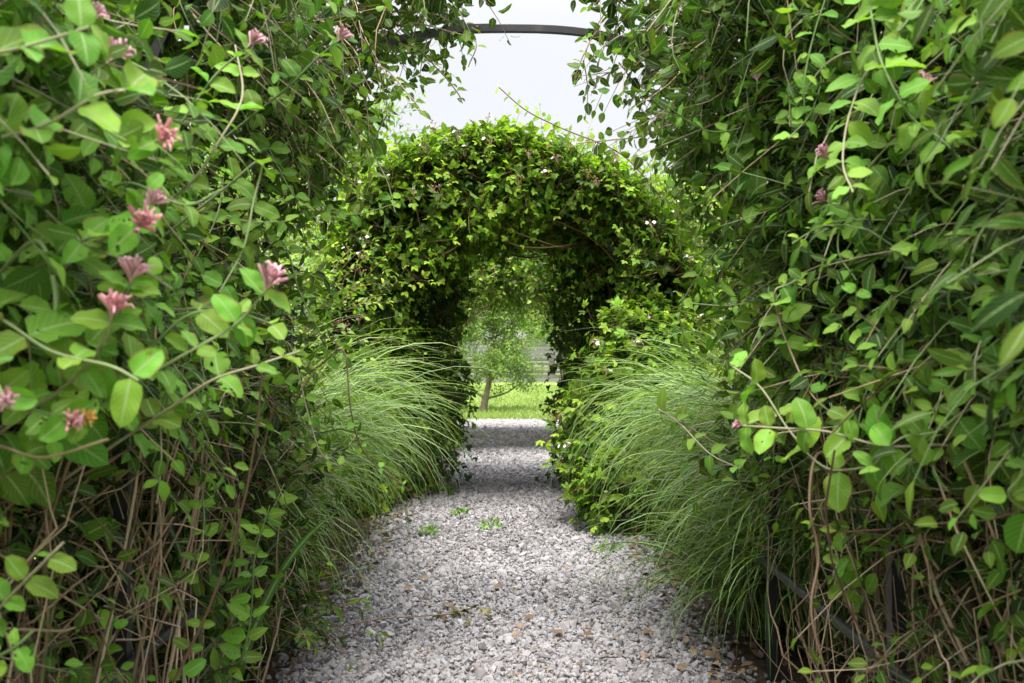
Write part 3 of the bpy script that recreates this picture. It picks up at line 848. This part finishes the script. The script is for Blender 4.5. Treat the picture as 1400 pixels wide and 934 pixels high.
# a bare dead twig reaching into the sky
mb = MB()
for a_ in ([(960, 40, 3.4), (900, 60, 3.4), (840, 95, 3.4), (785, 117, 3.4)], [(850, 90, 3.4), (820, 105, 3.4), (808, 130, 3.4)], [(835, 97, 3.4), (810, 100, 3.4), (790, 103, 3.4)]):
    q = spline([P(*z) for z in a_], 14); tubes(mb, q, np.linspace(.004 if a_[0][0] > 900 else .0016, .0008, 14), 5)
tag(mb.build('dead_twig', M['woody'], vr), 'bare dead twig reaching into the sky')

hr = thing('honeysuckle', 'pale leaved honeysuckle trailing over bare stems, right of path', 'honeysuckle', (1.0, 1.9, 0), 'honeysuckles on the nearest arch')
NEAR += [vr, hr]
woody_wall(hr, 1, (1.4, 3.15), 56, 480, 1.04)
lf, st = MB(), MB()
lf2 = MB()
climber(lf2, st, 900, (.9, 3.4), A1, H1, (TOP1 + .5, TOT1 - .95), (-.1, .2), T_OVAL, .06, L=(.15, .34), gap=.2, nodes=4, tint=(.1, .8), upw=.4, facew=.8, keep=lambda p, o: p[:, 2] > 1.14)
climber(lf, st, 1100, (.9, 2.9), A1, H1, (TOP1 + .5, TOT1 - .95), (-.1, .2), T_NARROW, .085, L=(.15, .34), gap=.36, lump_amp=.4, nodes=5, tint=(.0, .5), upw=.4, facew=.8,
        keep=lambda p, o: p[:, 2] > 1.18 + .15 * np.sin(p[:, 1] * 4))
climber(lf, st, 50, (1.3, 2.5), A1, H1, (TOT1 - 1., TOT1), (-.1, .3), T_OVAL, .045, L=(.12, .3), gap=.45, nodes=4, tint=(.2, .8))
st.build('twig', M['greenstem'], hr); lf.build('leaves', M['honey_r'], hr)
tag(lf2.build('leaves', M['honey'], hr), 'rounder fresh green leaves')
RF = (-.55, -.8, .35)
S(hr, [(1195, -20, 1.9), (1200, 50, 1.85), (1215, 100, 1.8), (1250, 160, 1.78), (1290, 190, 1.75), (1325, 225, 1.72)], leaf=0.073, face=RF, gapd=0.063, tint=(.6, .9))
S(hr, [(1240, 150, 1.9), (1256, 130, 1.85), (1264, 118, 1.85)], 'mauve', leaf=0.061, face=RF, fsize=.035)
S(hr, [(1195, 290, 2.1), (1180, 262, 2.05), (1160, 240, 2.05), (1135, 216, 2.05)], 'mauve', leaf=0.076, face=RF, fsize=.035, gapd=0.057, tint=(.6, .85))
S(hr, [(1000, 250, 2.6), (1020, 170, 2.6), (1035, 135, 2.55), (1037, 110, 2.55)], 'mauve', leaf=0.076, face=RF, fsize=.035, tint=(.4, .6))
S(hr, [(1180, 300, 2.1), (1150, 285, 2.1), (1132, 275, 2.1)], 'mauve', leaf=0.055, face=RF, fsize=.03)
S(hr, [(1070, 440, 2.4), (1060, 400, 2.35), (1075, 390, 2.35), (1100, 380, 2.3)], leaf=0.067, face=RF, gapd=0.057, tint=(.5, .9))
S(hr, [(1065, 430, 2.4), (1085, 490, 2.35), (1110, 540, 2.3), (1150, 575, 2.25)], leaf=0.055, face=RF, gapd=0.138, stemmat='woody')
S(hr, [(1280, 465, 1.9), (1230, 510, 1.9), (1170, 560, 1.92), (1130, 600, 1.95)], leaf=0.061, face=RF, gapd=0.081, stemmat='woody', tint=(.5, .9))
S(hr, [(1300, 610, 1.9), (1210, 610, 1.9), (1130, 590, 1.95), (1060, 585, 2.0), (1016, 582, 2.0)], 'mauve', leaf=0.073, face=RF, gapd=0.075, tint=(.55, .9), fsize=.025)
S(hr, [(1200, 640, 2.0), (1130, 640, 2.0), (1080, 590, 2.05), (1040, 530, 2.1), (1000, 500, 2.2)], leaf=0.073, face=RF, gapd=0.086, tint=(.5, .9))
S(hr, [(1330, 560, 1.8), (1280, 590, 1.8), (1230, 600, 1.82), (1190, 640, 1.9)], leaf=0.067, face=RF, gapd=0.069, tint=(.5, .9))
S(hr, [(1360, 300, 1.7), (1330, 360, 1.7), (1350, 420, 1.7), (1380, 410, 1.68)], leaf=0.073, face=RF, gapd=0.069, tpls=T_NARROW, tint=(.3, .7))
S(hr, [(1390, 40, 1.6), (1350, 30, 1.6), (1340, 5, 1.6)], leaf=0.073, face=RF, gapd=0.057, tint=(.5, .9))
S(hr, [(1140, 790, 2.5), (1145, 765, 2.5), (1138, 745, 2.5)], leaf=0.073, face=RF, gapd=0.040, tint=(.6, 1))
S(hr, [(1118, 620, 2.25), (1106, 690, 2.2), (1118, 760, 2.2), (1108, 840, 2.15), (1140, 960, 2.15)], leaf=.02, face=RF, gapd=.6, stemmat='woody', r0=.0042)
S(hr, [(1320, 520, 1.7), (1360, 470, 1.7), (1400, 440, 1.65)], leaf=0.067, face=RF, gapd=0.069, tpls=T_NARROW, tint=(.3, .7))
S(vr, [(820, 40, 3.5), (800, 70, 3.45), (790, 95, 3.45), (786, 105, 3.45)], leaf=.045, face=(-.2, -.8, .4), gapd=.04, tpls=T_OVATE, mat='vine', stemmat='woody', tint=(.2, .7))
S(vr, [(920, 170, 3.4), (880, 185, 3.4), (840, 190, 3.4), (790, 195, 3.4)], leaf=.05, face=(-.2, -.8, .4), gapd=.07, tpls=T_ROUND, mat='vine', stemmat='woody', tint=(.3, .8))
S(hr, [(900, 560, 3.0), (930, 580, 3.0), (970, 620, 2.9), (1010, 640, 2.85)], leaf=0.061, face=RF, gapd=0.081, tint=(.5, 1), tpls=T_OVATE)
S(hr, [(1000, 330, 3.0), (960, 370, 3.0), (930, 430, 3.05), (950, 500, 3.1)], leaf=0.055, face=RF, gapd=0.081, tint=(.5, 1), tpls=T_OVATE)
S(hr, [(1380, 680, 1.45), (1395, 650, 1.42), (1410, 600, 1.4)], leaf=0.073, face=RF, gapd=0.057, tint=(.4, .8))


for root, sx, nn_, fc in ((hl, -1, 16, LF), (hr, 1, 34, RF)):
    for k in range(nn_):
        y = rng.uniform(1.7, 3.6); z = rng.uniform(1.05, 2.15)
        if sx > 0 and z < 1.5: y = min(y, 2.7)
        x = sx * rng.uniform(.74, .9) * (1 if z < 1.7 else .85)
        b = np.array((x, y, z)); d = norm(np.array((-sx * rng.uniform(.1, .6), rng.normal() * .4 - .35, rng.normal() * .7 + .1))); L = rng.uniform(.16, .4)
        bow = rng.normal(size=3) * .08 * L
        shoot(root, [b, b + d * L * .35 + bow, b + d * L * .7 + bow - UP * .02, b + d * L - UP * .06 * L], leaf=rng.uniform(.04, .062), gapd=rng.uniform(.045, .075), face=fc, tint=(.45, .95),
              tpls=(T_ROUND, T_OVAL, T_OVATE)[k % 3], mat='honey', r0=.0026)

# ------------------------------------------------------------------ ornamental grasses
def grass_clump(label, x, y, n, L, lean, width=.0052, spread=.16, mat='blade', bend=(1.5, 3.2), group='ornamental grass clumps along the path', name='ornamental_grass', el=(1.22, 1.62)):
    root = thing(name, label, 'ornamental grass', (x, y, 0), group)
    nseg = 11
    az = rng.uniform(0, 2 * np.pi, n)
    # lean most blades toward the path
    dirx, diry = np.cos(az) + lean, np.sin(az) * .9 - .28
    az = np.arctan2(diry, dirx)
    rr = spread * rng.random(n) ** .5; ba = rng.uniform(0, 2 * np.pi, n)
    p = np.stack([x + rr * np.cos(ba), y + rr * np.sin(ba), np.full(n, .02)], 1)
    th0 = rng.uniform(el[0], el[1], n); bd = rng.uniform(bend[0], bend[1], n)
    Ln = rng.uniform(L[0], L[1], n); pts = [p.copy()]; tw = rng.normal(size=n) * .25
    for k in range(nseg):
        t = (k + .5) / nseg
        th = np.maximum(th0 - bd * t ** 1.9, -1.45); a2 = az + tw * t
        p = p + (Ln / nseg)[:, None] * np.stack([np.cos(th) * np.cos(a2), np.cos(th) * np.sin(a2), np.sin(th)], 1)
        p[:, 2] = np.maximum(p[:, 2], .03 + .02 * rng.random(n))
        pts.append(p.copy())
    Pt = np.stack(pts, 1)
    T = norm(np.gradient(Pt, axis=1))
    side = norm(np.cross(T, UP + 1e-3)); side = np.where(np.linalg.norm(np.cross(T, UP + 1e-3), axis=-1, keepdims=True) < .05, np.stack([-np.sin(az), np.cos(az), 0 * az], -1)[:, None, :], side)
    roll = rng.normal(size=n) * .5
    upn = np.cross(side, T); side = side * np.cos(roll)[:, None, None] + upn * np.sin(roll)[:, None, None]
    ts = np.linspace(0, 1, nseg + 1)
    wd = (width * np.minimum(1, .55 + 2.2 * ts) * (1 - ts ** 2.2) ** .8 + .0004)[None, :, None] * rng.uniform(.7, 1.3, n)[:, None, None]
    nn = np.cross(side, T)
    V = np.stack([Pt - side * wd + nn * wd * .35, Pt, Pt + side * wd + nn * wd * .35], 2)
    idx = np.arange(n * (nseg + 1) * 3).reshape(n, nseg + 1, 3)
    q = np.stack([idx[:, :-1, :-1], idx[:, :-1, 1:], idx[:, 1:, 1:], idx[:, 1:, :-1]], -1).reshape(-1, 4)
    UV = np.broadcast_to(np.stack(np.meshgrid(np.array((0.35, .5, .65)), ts), -1)[None], (n, nseg + 1, 3, 2))
    tint = np.repeat(np.clip(rng.normal(.38, .34, n), 0, 1), (nseg + 1) * 3)
    mb = MB(); mb.add(V.reshape(-1, 3), q, UV.reshape(-1, 2), tint, np.repeat(rng.random(n), (nseg + 1) * 3))
    mb.build('blades', M[mat], root)
    # a few dead straw blades, bent at the middle
    k = max(6, n // 14); an = rng.uniform(0, 6.3, k); hh = rng.uniform(.3, .8, k); rr_ = rng.uniform(.12, .4, k)
    b = np.stack([x + spread * .6 * np.cos(an), y + spread * .6 * np.sin(an), np.full(k, .02)], 1)
    m1 = b + np.stack([np.cos(an) * rr_ * .5, np.sin(an) * rr_ * .5, hh], 1)
    e1 = m1 + np.stack([np.cos(an + .4) * rr_, np.sin(an + .4) * rr_, -hh * rng.uniform(.2, .9, k)], 1)
    mb = MB(); tubes(mb, np.stack([b, (b + m1) / 2 + UP * .05, m1, (m1 + e1) / 2, e1], 1), np.array((.0022, .002, .0018, .0014, .0008))[None].repeat(k, 0), 3, rnd=rng.uniform(.6, 1, k))
    mb.build('dead_blades', M['litter'], root)
    # dry thatch at the crown
    k = n // 8; mb = MB()
    b = np.stack([x + rng.normal(size=k) * spread * .7, y + rng.normal(size=k) * spread * .7, np.full(k, .01)], 1)
    e = b + np.stack([rng.normal(size=k) * .14, rng.normal(size=k) * .14, rng.uniform(.05, .3, k)], 1)
    m_ = (b + e) / 2 + rng.normal(size=(k, 3)) * .02
    tubes(mb, np.stack([b, m_, e], 1), np.array((.0022, .0018, .0008))[None].repeat(k, 0), 3)
    mb.build('dry_stalks', M['litter'], root)
    return root


grass_clump('fountain grass clump just behind the left post of nearest arch', -1.42, 4.4, 620, (1.0, 1.8), .4)
grass_clump('tall fountain grass, middle of the left hand row, spilling over gravel', -1.4, 5.25, 700, (1.1, 1.95), .42)
grass_clump('fountain grass closest to the bramble arch in the left row', -1.4, 6.2, 620, (1.1, 1.95), .42)
grass_clump('fine green grass clump inside the left edge between far arches', -1.15, 10.7, 700, (.7, 1.2), .4)
grass_clump('fountain grass clump just behind the right black post', 1.47, 4.35, 620, (1.0, 1.8), -.4)
grass_clump('broad shining fountain grass, middle of the right row, spilling over gravel', 1.5, 5.2, 850, (1.2, 2.05), -.45)
grass_clump('fountain grass at the foot of the flowering shrub, right row', 1.5, 6.1, 620, (1.1, 1.95), -.4)
grass_clump('low fountain grass clump beside the gravel, just past right black post', 1.3, 4.02, 420, (.8, 1.45), -.4)
grass_clump('short draping grass at the foot of right black post, over the gravel edge', 1.14, 4.3, 520, (.5, 1.05), -.5, el=(.8, 1.5), bend=(1.4, 2.8))
grass_clump('fountain grass clump just outside nearest arch, behind right side rail', 1.55, 3.7, 420, (.7, 1.3), -.35)
grass_clump('fine grass clump against left post, beside gravel edge', -1.28, 3.95, 420, (.8, 1.4), .4)
grass_clump('coarse wide grass blades blurred in the bottom right corner', 1.06, 1.95, 34, (.55, .95), -.1, .0085, .1, 'wideblade', (.6, 1.5))
grass_clump('sparse coarse grass blades under honeysuckle in bottom left corner', -.98, 1.85, 16, (.5, .9), .2, .008, .1, 'wideblade', (.7, 1.7))
grass_clump('few broad strap leaves arching beside left post of nearest arch', -.98, 3.35, 12, (.75, 1.05), .15, .017, .08, 'wideblade', (.7, 1.5))


# ------------------------------------------------------------------ bramble arch
TOP2, TOT2 = HALF(A2, H2), 2 * H2 + np.pi * A2


def white_cluster(root, pos, size, n=7):
    st = MB(); pets = []; n = int(n)
    offs = rnd_unit(n) * size * rng.uniform(.3, 1, (n, 1)); offs[:, 2] = np.abs(offs[:, 2]) * .8
    tubes(st, np.stack([np.repeat((pos - UP * size * .6)[None], n, 0), pos + offs * .5, pos + offs], 1), .0014, 3)
    budc = rng.random(n) < .74
    for o_, isb in zip(offs, budc):
        c0 = pos + o_
        if isb:
            tubes(st, np.array([c0, c0 + UP * .004, c0 + UP * .009, c0 + UP * .013]), np.array((.002, .0055, .0055, .001)), 6, tint=rng.random())
        else:
            f = norm(o_ + np.array((0, -.02, .02)) + rng.normal(size=3) * .01)
            a = norm(np.cross(f, np.array((.2, .3, .9)))); b = np.cross(f, a)
            an = np.arange(5) * 2 * np.pi / 5 + rng.random()
            ld = np.cos(an)[:, None] * a + np.sin(an)[:, None] * b + f * .15
            pet = MB(); pets.append(pet)
            emit(pet, [leaf_tpl('oval', .42, 3, .1, .1)], np.repeat(c0[None], 5, 0), ld, np.repeat(f[None], 5, 0), rng.uniform(.012, .018, 5), rng.uniform(.4, 1, 5))
    o = st.build('flower_cluster', M['bud'], root)
    for pet in pets: pet.build('blossom', M['white'], o)


def bramble(label, side, seed_n):
    root = thing('bramble', label, 'bramble', (side * 1.15, 8.3, 0), 'brambles over the second arch')
    lf, st = MB(), MB()
    s = (0.1, TOP2 + .1) if side < 0 else (TOP2 - .1, TOT2 - .1)
    top = lambda p, o: rng.random(len(p)) < np.where(p[:, 2] > 1.9, 1, .75)
    # shell, front face, billowing crown on top
    climber(lf, st, int(seed_n * 1.35), (7.5, 9.6), A2, H2, s, (.04, .27), T_TRI, .13, L=(.15, .34), gap=.15, nodes=4, tint=(.05, .75), pair=False, keep=top)
    climber(lf, st, int(seed_n * .7), (7.35, 7.9), A2, H2, s, (.14, .28), T_TRI, .13, L=(.14, .27), gap=.2, nodes=4, tint=(.1, .85), pair=False, yface=.6)
    sc = (TOP2 - 1.1, TOP2 + .1) if side < 0 else (TOP2 - .1, TOP2 + 1.1)
    climber(lf, st, int(seed_n * .5), (7.4, 9.4), A2, H2, sc, (.04, .14), T_TRI, .11, lump_amp=.9, nscale=1.7, L=(.18, .42), gap=.25, nodes=5, tint=(.35, 1), pair=False, droop=(-.1, .35))
    # the inner lining narrows toward the back, tunnel shade put into its dark tint; a thick roof blocks light too
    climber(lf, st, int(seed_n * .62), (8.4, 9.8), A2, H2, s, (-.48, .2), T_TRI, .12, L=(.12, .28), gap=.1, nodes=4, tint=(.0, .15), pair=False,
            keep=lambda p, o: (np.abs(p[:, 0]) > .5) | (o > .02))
    climber(lf, None, int(seed_n * 1.0), (7.6, 9.7), A2, H2, s, (.1, .34), T_SIMPLE, .11, L=(.15, .35), gap=.05, nodes=4, tint=(.0, .5))
    # upright young shoots along the crest
    n = 80
    ss = rng.uniform(*sc, n); X, Z, nx, nz = arch_pt(ss, A2, H2, rng.uniform(.15, .32, n))
    sprigs(lf, st, np.stack([X, rng.uniform(7.5, 9.2, n), Z], 1), np.stack([nx * .4, rng.normal(size=n) * .3, nz * .5 + .5], 1), rng.uniform(.15, .55, n), 7, T_OVATE, .06, (.5, 1), .25, pair=False)
    st.build('twig', M['cane'], root); lf.build('leaves', M['bramble'], root)
    # bare reddish canes showing under the arch and along it
    for k in range(14):
        y = rng.uniform(7.5, 9.3); s0 = rng.uniform(.0, .5); s1 = s0 + rng.uniform(1.4, 2.6)
        ss = np.linspace(s0, s1, 14) if side < 0 else TOT2 - np.linspace(s0, s1, 14)
        X, Z, nx, nz = arch_pt(ss, A2, H2, np.full(14, -.06) + .08 * np.sin(np.linspace(0, 5, 14) + k))
        Y = y + .15 * np.sin(np.linspace(0, 4, 14) + k * 2)
        mb = MB(); tubes(mb, np.stack([X, Y, Z], 1), np.linspace(.009, .005, 14), 6); mb.build('cane', M['cane'], root)
    for k in range(52):
        if k < 30:
            s_ = rng.uniform(*sc); o_ = rng.uniform(.25, .48); y = rng.uniform(7.3, 8.6)
        else:
            s_ = rng.uniform(.8, TOP2) if side < 0 else rng.uniform(TOP2, TOT2 - .8); o_ = rng.uniform(.0, .55); y = rng.uniform(7.1, 7.3)
        X, Z, nx, nz = arch_pt(np.array([s_]), A2, H2, np.array([o_]))
        white_cluster(root, np.array((X[0], y - .04, Z[0] + .03)), .065, rng.integers(5, 10))
    return root


bl = bramble('flowering bramble climbing the left leg of the second arch', -1, 1500)
br = bramble('flowering bramble climbing the right leg of the second arch', 1, 1500)
# canes crossing under the front lip of the arch
for q in ([(640, 285, 8.0), (660, 302, 7.72), (690, 312, 7.62), (735, 328, 7.62), (770, 338, 7.75), (800, 335, 8.1)], [(668, 300, 8.0), (690, 328, 7.7), (725, 338, 7.62), (770, 336, 7.66), (805, 328, 8.0)],
          [(575, 372, 8.0), (600, 352, 7.6), (625, 336, 7.62), (650, 310, 8.0)], [(760, 282, 8.0), (785, 296, 7.62), (812, 306, 7.62), (840, 330, 8.0)], [(690, 345, 8.3), (720, 352, 7.9), (760, 350, 7.85), (790, 372, 8.2)]):
    mb = MB(); tubes(mb, spline([P(*z) for z in q], 16), np.linspace(.0075, .0045, 16), 6)
    mb.build('cane', M['cane'], bl if q[0][0] < 700 else br)
# long cane arching up out of the crest
shoot(br, [P(905, 270, 7.4), P(850, 210, 7.4), P(770, 175, 7.3), P(720, 150, 7.2), P(682, 118, 7.1)], leaf=.075, gapd=.09, face=(0, -.8, .5), tint=(.4, .9), mat='bramble', stemmat='cane', tpls=T_OVATE, r0=.006)

# flowering shrub at the right foot of the bramble arch
sh = thing('flowering_shrub', 'broad leaved shrub with cream flower heads right of the gravel', 'shrub', (1.0, 7.0, 0))
lf, st = MB(), MB()
cs = [np.array(P(830, 600, 7.2)), np.array(P(865, 540, 7.2)), np.array(P(840, 650, 7.0)), np.array(P(880, 620, 7.1)), np.array(P(885, 480, 7.4)), np.array(P(850, 680, 6.8))]
blob_clumps(lf, st, cs, [.26, .28, .24, .3, .28, .18], 85, T_FIVE, .15, L=(.12, .3), nodes=3, tint=(.15, .7), pair=False)
blob_clumps(lf, st, cs, [.2, .2, .2, .2, .2, .2], 25, T_ROUND, .09, L=(.1, .3), nodes=4, tint=(.2, .8))
st.build('twig', M['cane'], sh); lf.build('leaves', M['bramble'], sh)
for k in range(6):
    mb = MB(); e = cs[k] + np.array((0, 0, .1)); b0 = np.array((.95 + .1 * rng.normal(), 7.1 + .15 * rng.normal(), 0))
    tubes(mb, spline([b0, (b0 + e) / 2 + rng.normal(size=3) * .06, e], 10), np.linspace(.009, .004, 10), 6); mb.build('stem', M['woody'], sh)
for q in ((828, 508, 6.85), (760, 570, 6.8), (815, 470, 7.1), (870, 470, 7.0), (775, 610, 6.7)):
    white_cluster(sh, P(*q), .055, 12)

# ------------------------------------------------------------------ farthest arch
TOP3, TOT3 = HALF(A3, H3), 2 * H3 + np.pi * A3
for side, lab in ((-1, 'shaggy climber on the left leg of the farthest arch'), (1, 'shaggy climber on the right leg of the farthest arch')):
    root = thing('climbing_vine', lab, 'climbing vine', (side * 1.05, 14, 0), 'climbers on the farthest arch')
    s = (0, TOP3 + .1) if side < 0 else (TOP3 - .1, TOT3)
    lf, st = MB(), MB()
    climber(lf, st, 2600, (12.0, 16.3), A3, H3, s, (.1, .5), T_OVATE, .085, L=(.2, .42), gap=.15, nodes=4, tint=(.0, .5), yface=.5)  # shading inside the tunnel is put into the darker leaf tint
    climber(lf, st, 700, (11.7, 12.4), A3, H3, s, (.05, .6), T_OVATE, .085, L=(.2, .45), gap=.2, nodes=5, tint=(.3, .95), yface=.9)
    st.build('twig', M['cane'], root); lf.build('leaves', M['shrub'], root)
    for k in range(8):
        y = rng.uniform(12, 16); ss = np.linspace(0, 2.4, 14) if side < 0 else TOT3 - np.linspace(0, 2.4, 14)
        X, Z, nx, nz = arch_pt(ss, A3, H3, np.full(14, -.1) + .1 * np.sin(np.linspace(0, 5, 14) + k))
        mb = MB(); tubes(mb, np.stack([X, y + .2 * np.sin(np.linspace(0, 4, 14) + k), Z], 1), np.linspace(.014, .007, 14), 6); mb.build('stem', M['woody'], root)


# ------------------------------------------------------------------ shrubs beside the grasses
def shrub(label, x, y, h, rad, n, lsize=.055, tint=(.3, 1), tpls=T_SIMPLE, mat='shrub', group='leafy shrubs beyond the grasses'):
    root = thing('leafy_shrub', label, 'shrub', (x, y, 0), group)
    lf, st = MB(), MB(); cs, rr = [], []
    for k in range(9):
        z = h * (.25 + .65 * rng.random()); cs.append(np.array((x + rng.normal() * rad * .5, y + rng.normal() * rad * .5, z))); rr.append(rad * rng.uniform(.4, .65))
    blob_clumps(lf, st, cs, rr, n // 9, tpls, lsize, L=(.2, .5), nodes=6, tint=tint)
    for k in range(7):
        mb = MB(); b0 = np.array((x + rng.normal() * .12, y + rng.normal() * .12, -.02))
        tubes(mb, spline([b0, (b0 + cs[k]) / 2 + rng.normal(size=3) * .08, cs[k]], 10), np.linspace(.014, .005, 10), 6); mb.build('stem', M['woody'], root)
    st.build('twig', M['cane'], root); lf.build('leaves', M[mat], root)
    return root


shrub('lime green shrub rising behind the left row of grasses', -1.75, 6.7, 2.0, .65, 620)
shrub('lime green shrub showing through the climber left of the bramble', -2.3, 8.6, 2.7, .9, 620)
shrub('yellow green shrub rising behind the right row of grasses', 1.85, 6.4, 2.0, .7, 620)
shrub('bright loose shrub to the right of the bramble arch', 2.2, 8.2, 2.6, .9, 620)


# ------------------------------------------------------------------ trees
def tree(label, x, y, h, spread, n, trunk_r=.09, lean=0., low=.3, lsize=.09, tint=(.3, 1), multi=1, group=None, tpls=T_MINI, nl=16, mat='tree'):
    root = thing('tree', label, 'tree', (x, y, 0), group)
    tb = MB(); lf, st = MB(), MB()
    top = np.array((x + lean * h, y, h * .85))
    pl = spline([np.array((x, y, -.05)), np.array((x + lean * h * .3 + .05, y, h * .3)), np.array((x + lean * h * .6 - .04, y, h * .6)), top], 20)
    tubes(tb, pl, np.linspace(trunk_r, trunk_r * .2, 20) * (1 + .6 * np.exp(-np.linspace(0, 14, 20))), 10)
    tr = tb.build('trunk', M['bark'], root)
    cs, rr = [], []
    for k in range(nl):
        t = low + (1 - low) * (k + rng.random()) / nl
        i = min(19, int(t * 19)); b0 = pl[i]
        an = k * 2.4 + rng.normal() * .3; sp = spread * (1.05 - .65 * (t - low) / (1 - low)) * rng.uniform(.6, 1.1)
        e = b0 + np.array((math.cos(an) * sp, math.sin(an) * sp, sp * rng.uniform(.35, .9)))
        lim = spline([b0, b0 * .5 + e * .5 + np.array((0, 0, -.06 * sp)) + rng.normal(size=3) * .05 * sp, e], 10)
        mb = MB(); tubes(mb, lim, np.linspace(trunk_r * .42 * (1.1 - t * .7), .008, 10), 7); mb.build('limb', M['bark'], root)
        for q in (lim[5], lim[7], e):
            cs.append(q + rng.normal(size=3) * .12 * spread); rr.append(spread * rng.uniform(.2, .36))
    blob_clumps(lf, st, cs, rr, max(6, n // len(cs)), tpls, lsize, L=(.25, .6), nodes=6, tint=tint, r0=.004)
    st.build('twig', M['bark'], root); lf.build('crown', M[mat], root)
    return root


tree('small leaning tree on the lawn, seen through the arches', -.62, 22.5, 3.4, 1.15, 1500, .075, .16, .07, .075, (.3, .9), nl=18)
tree('young tree on the lawn beyond the lane, right of the leaning one', 2.1, 26, 4.2, 1.5, 900, .09, -.08, .2, .09, (.3, .9))
tree('tall sunlit tree behind the left shoulder of the bramble arch', -3.0, 15.0, 5.3, 1.8, 1500, .12, .02, .12, .1, (.4, 1), group='trees behind the arches')
tree('round pale tree beyond the left side of the garden', -6.2, 17.5, 5.2, 2.4, 1500, .14, 0, .12, .11, (.4, 1), group='trees behind the arches')
tree('sunlit tree behind the right shoulder of the bramble arch', 3.3, 14.5, 4.3, 1.8, 1500, .12, .02, .12, .1, (.4, 1), group='trees behind the arches')
tree('broad tree beyond the right side of the garden', 6.4, 16.5, 4.8, 2.3, 1500, .14, 0, .12, .11, (.4, 1), group='trees behind the arches')

# ------------------------------------------------------------------ slatted fence across the lawn
fe = thing('wooden_fence', 'grey weathered horizontal board fence at the far side of lawn', 'fence', (0, 50, 0))
for k in range(11):
    mb = MB(); z = .12 + k * .2
    V = [(sx * 9, 50 + sy * .02, z + sz * .085) for sz in (-1, 1) for sx, sy in ((-1, -1), (1, -1), (1, 1), (-1, 1))]
    mb.add(V, np.array([[0, 1, 5, 4], [1, 2, 6, 5], [2, 3, 7, 6], [3, 0, 4, 7], [4, 5, 6, 7], [3, 2, 1, 0]]), rnd=rng.uniform(.3, .8))
    mb.build('board', M['fence'], fe, smooth=False)
for x in np.arange(-9, 9.1, 3):
    mb = MB(); bar_box(mb, x, 50.08, -.1, 2.35, .05); mb.build('post', M['fence'], fe, smooth=False)
for x, y, h, s_, lab in ((-5, 58, 7, 3.2, 'rounded tree beyond the left part of the board fence'), (2.5, 60, 6.5, 3.2, 'rounded tree beyond the middle of the board fence'), (9, 57, 7.5, 3.4, 'rounded tree beyond the right end of the board fence')):
    tree(lab, x, y, h, s_, 900, .2, 0, .1, .28, (.3, .9), group='trees beyond the fence')


# ------------------------------------------------------------------ small things on the path
def weed(label, x, y, r, n):
    root = thing('weed', label, 'weed', (x, y, .02), 'weeds sprouting from the gravel')
    lf, st = MB(), MB(); an = rng.uniform(0, 6.3, n)
    b = np.repeat(np.array([[x, y, .02]]), n, 0) + rng.normal(size=(n, 3)) * np.array((.02, .02, 0))
    sprigs(lf, st, b, np.stack([np.cos(an), np.sin(an), rng.uniform(.3, 1.2, n)], 1), rng.uniform(r * .5, r, n), 4, T_OVATE, .04, (.4, 1), .3)
    st.build('stem', M['greenstem'], root); lf.build('leaves', M['weed'], root)


for px, py, r, n, lab in ((594, 736, .13, 8, 'low weed beside the left grasses on the path'), (634, 709, .12, 7, 'weed between two others on the gravel'), (669, 727, .12, 7, 'rightmost of three weeds in the gravel middle'),
                          (835, 760, .12, 6, 'tiny weed at the right edge of the gravel'), (395, 885, .3, 16, 'leafy weed at the left gravel edge beside the post'), (372, 850, .3, 12, 'taller weed against the stems left of the gravel')):
    d = CAM_H * F / (py - VY)
    weed(lab, (px - VX) / F * d, d, r, n)

dl = thing('fallen_sprig', 'wilted olive sprig lying on the gravel', 'fallen sprig', tuple(P(636, 850, CAM_H * F / 360)))
d0 = CAM_H * F / 360; q0 = np.array(((636 - VX) / F * d0, d0, .045))
mb = MB(); tubes(mb, spline([q0 + np.array((-.62, -.35, 0)), q0 + np.array((-.4, -.16, .01)), q0 + np.array((-.15, -.06, .005)), q0], 14), .003, 5); mb.build('stem', M['woody'], dl)
lf = MB(); n = 26
M['wilted'] = leaf_mat('wilted_leaf', (.05, .05, .015), (.16, .13, .04), veins=False, transl=.15)
emit(lf, T_OVATE, q0 + rng.normal(size=(n, 3)) * np.array((.07, .1, .008)), np.stack([rng.normal(size=n), rng.normal(size=n), rng.normal(size=n) * .3], 1), UP + rng.normal(size=(n, 3)) * .4, rng.uniform(.03, .06, n), rng.random(n))
lf.build('leaves', M['wilted'], dl)

for k, (px, py, lab) in enumerate(((552, 817, 'orange fallen leaf left of the others on the gravel'), (588, 838, 'orange fallen leaf nearest the wilted sprig'), (605, 838, 'brown fallen leaf touching the end of sprig'), (588, 802, 'tan curled leaf farther up the gravel'),
                               (675, 815, 'small tan leaf in the middle of gravel'), (798, 882, 'rusty leaf low on the right of the gravel'), (770, 880, 'rusty leaf beside another low on the gravel'), (878, 880, 'brown leaf near the right grasses'), (925, 930, 'orange leaf in the lower right gravel corner'), (730, 855, 'dark leaf scrap on the gravel'))):
    d = CAM_H * F / (py - VY); mb = MB()
    emit(mb, T_OVATE, np.array([[(px - VX) / F * d, d, .05]]), np.array([[rng.normal(), rng.normal(), .1]]), np.array([[.2, -.2, 1.]]), np.array([.055]), .5, np.array([rng.uniform(.4, .8)]))
    tag(mb.build('fallen_leaf', M['litter']), lab, 'fallen leaf', 'fallen leaves on the gravel')
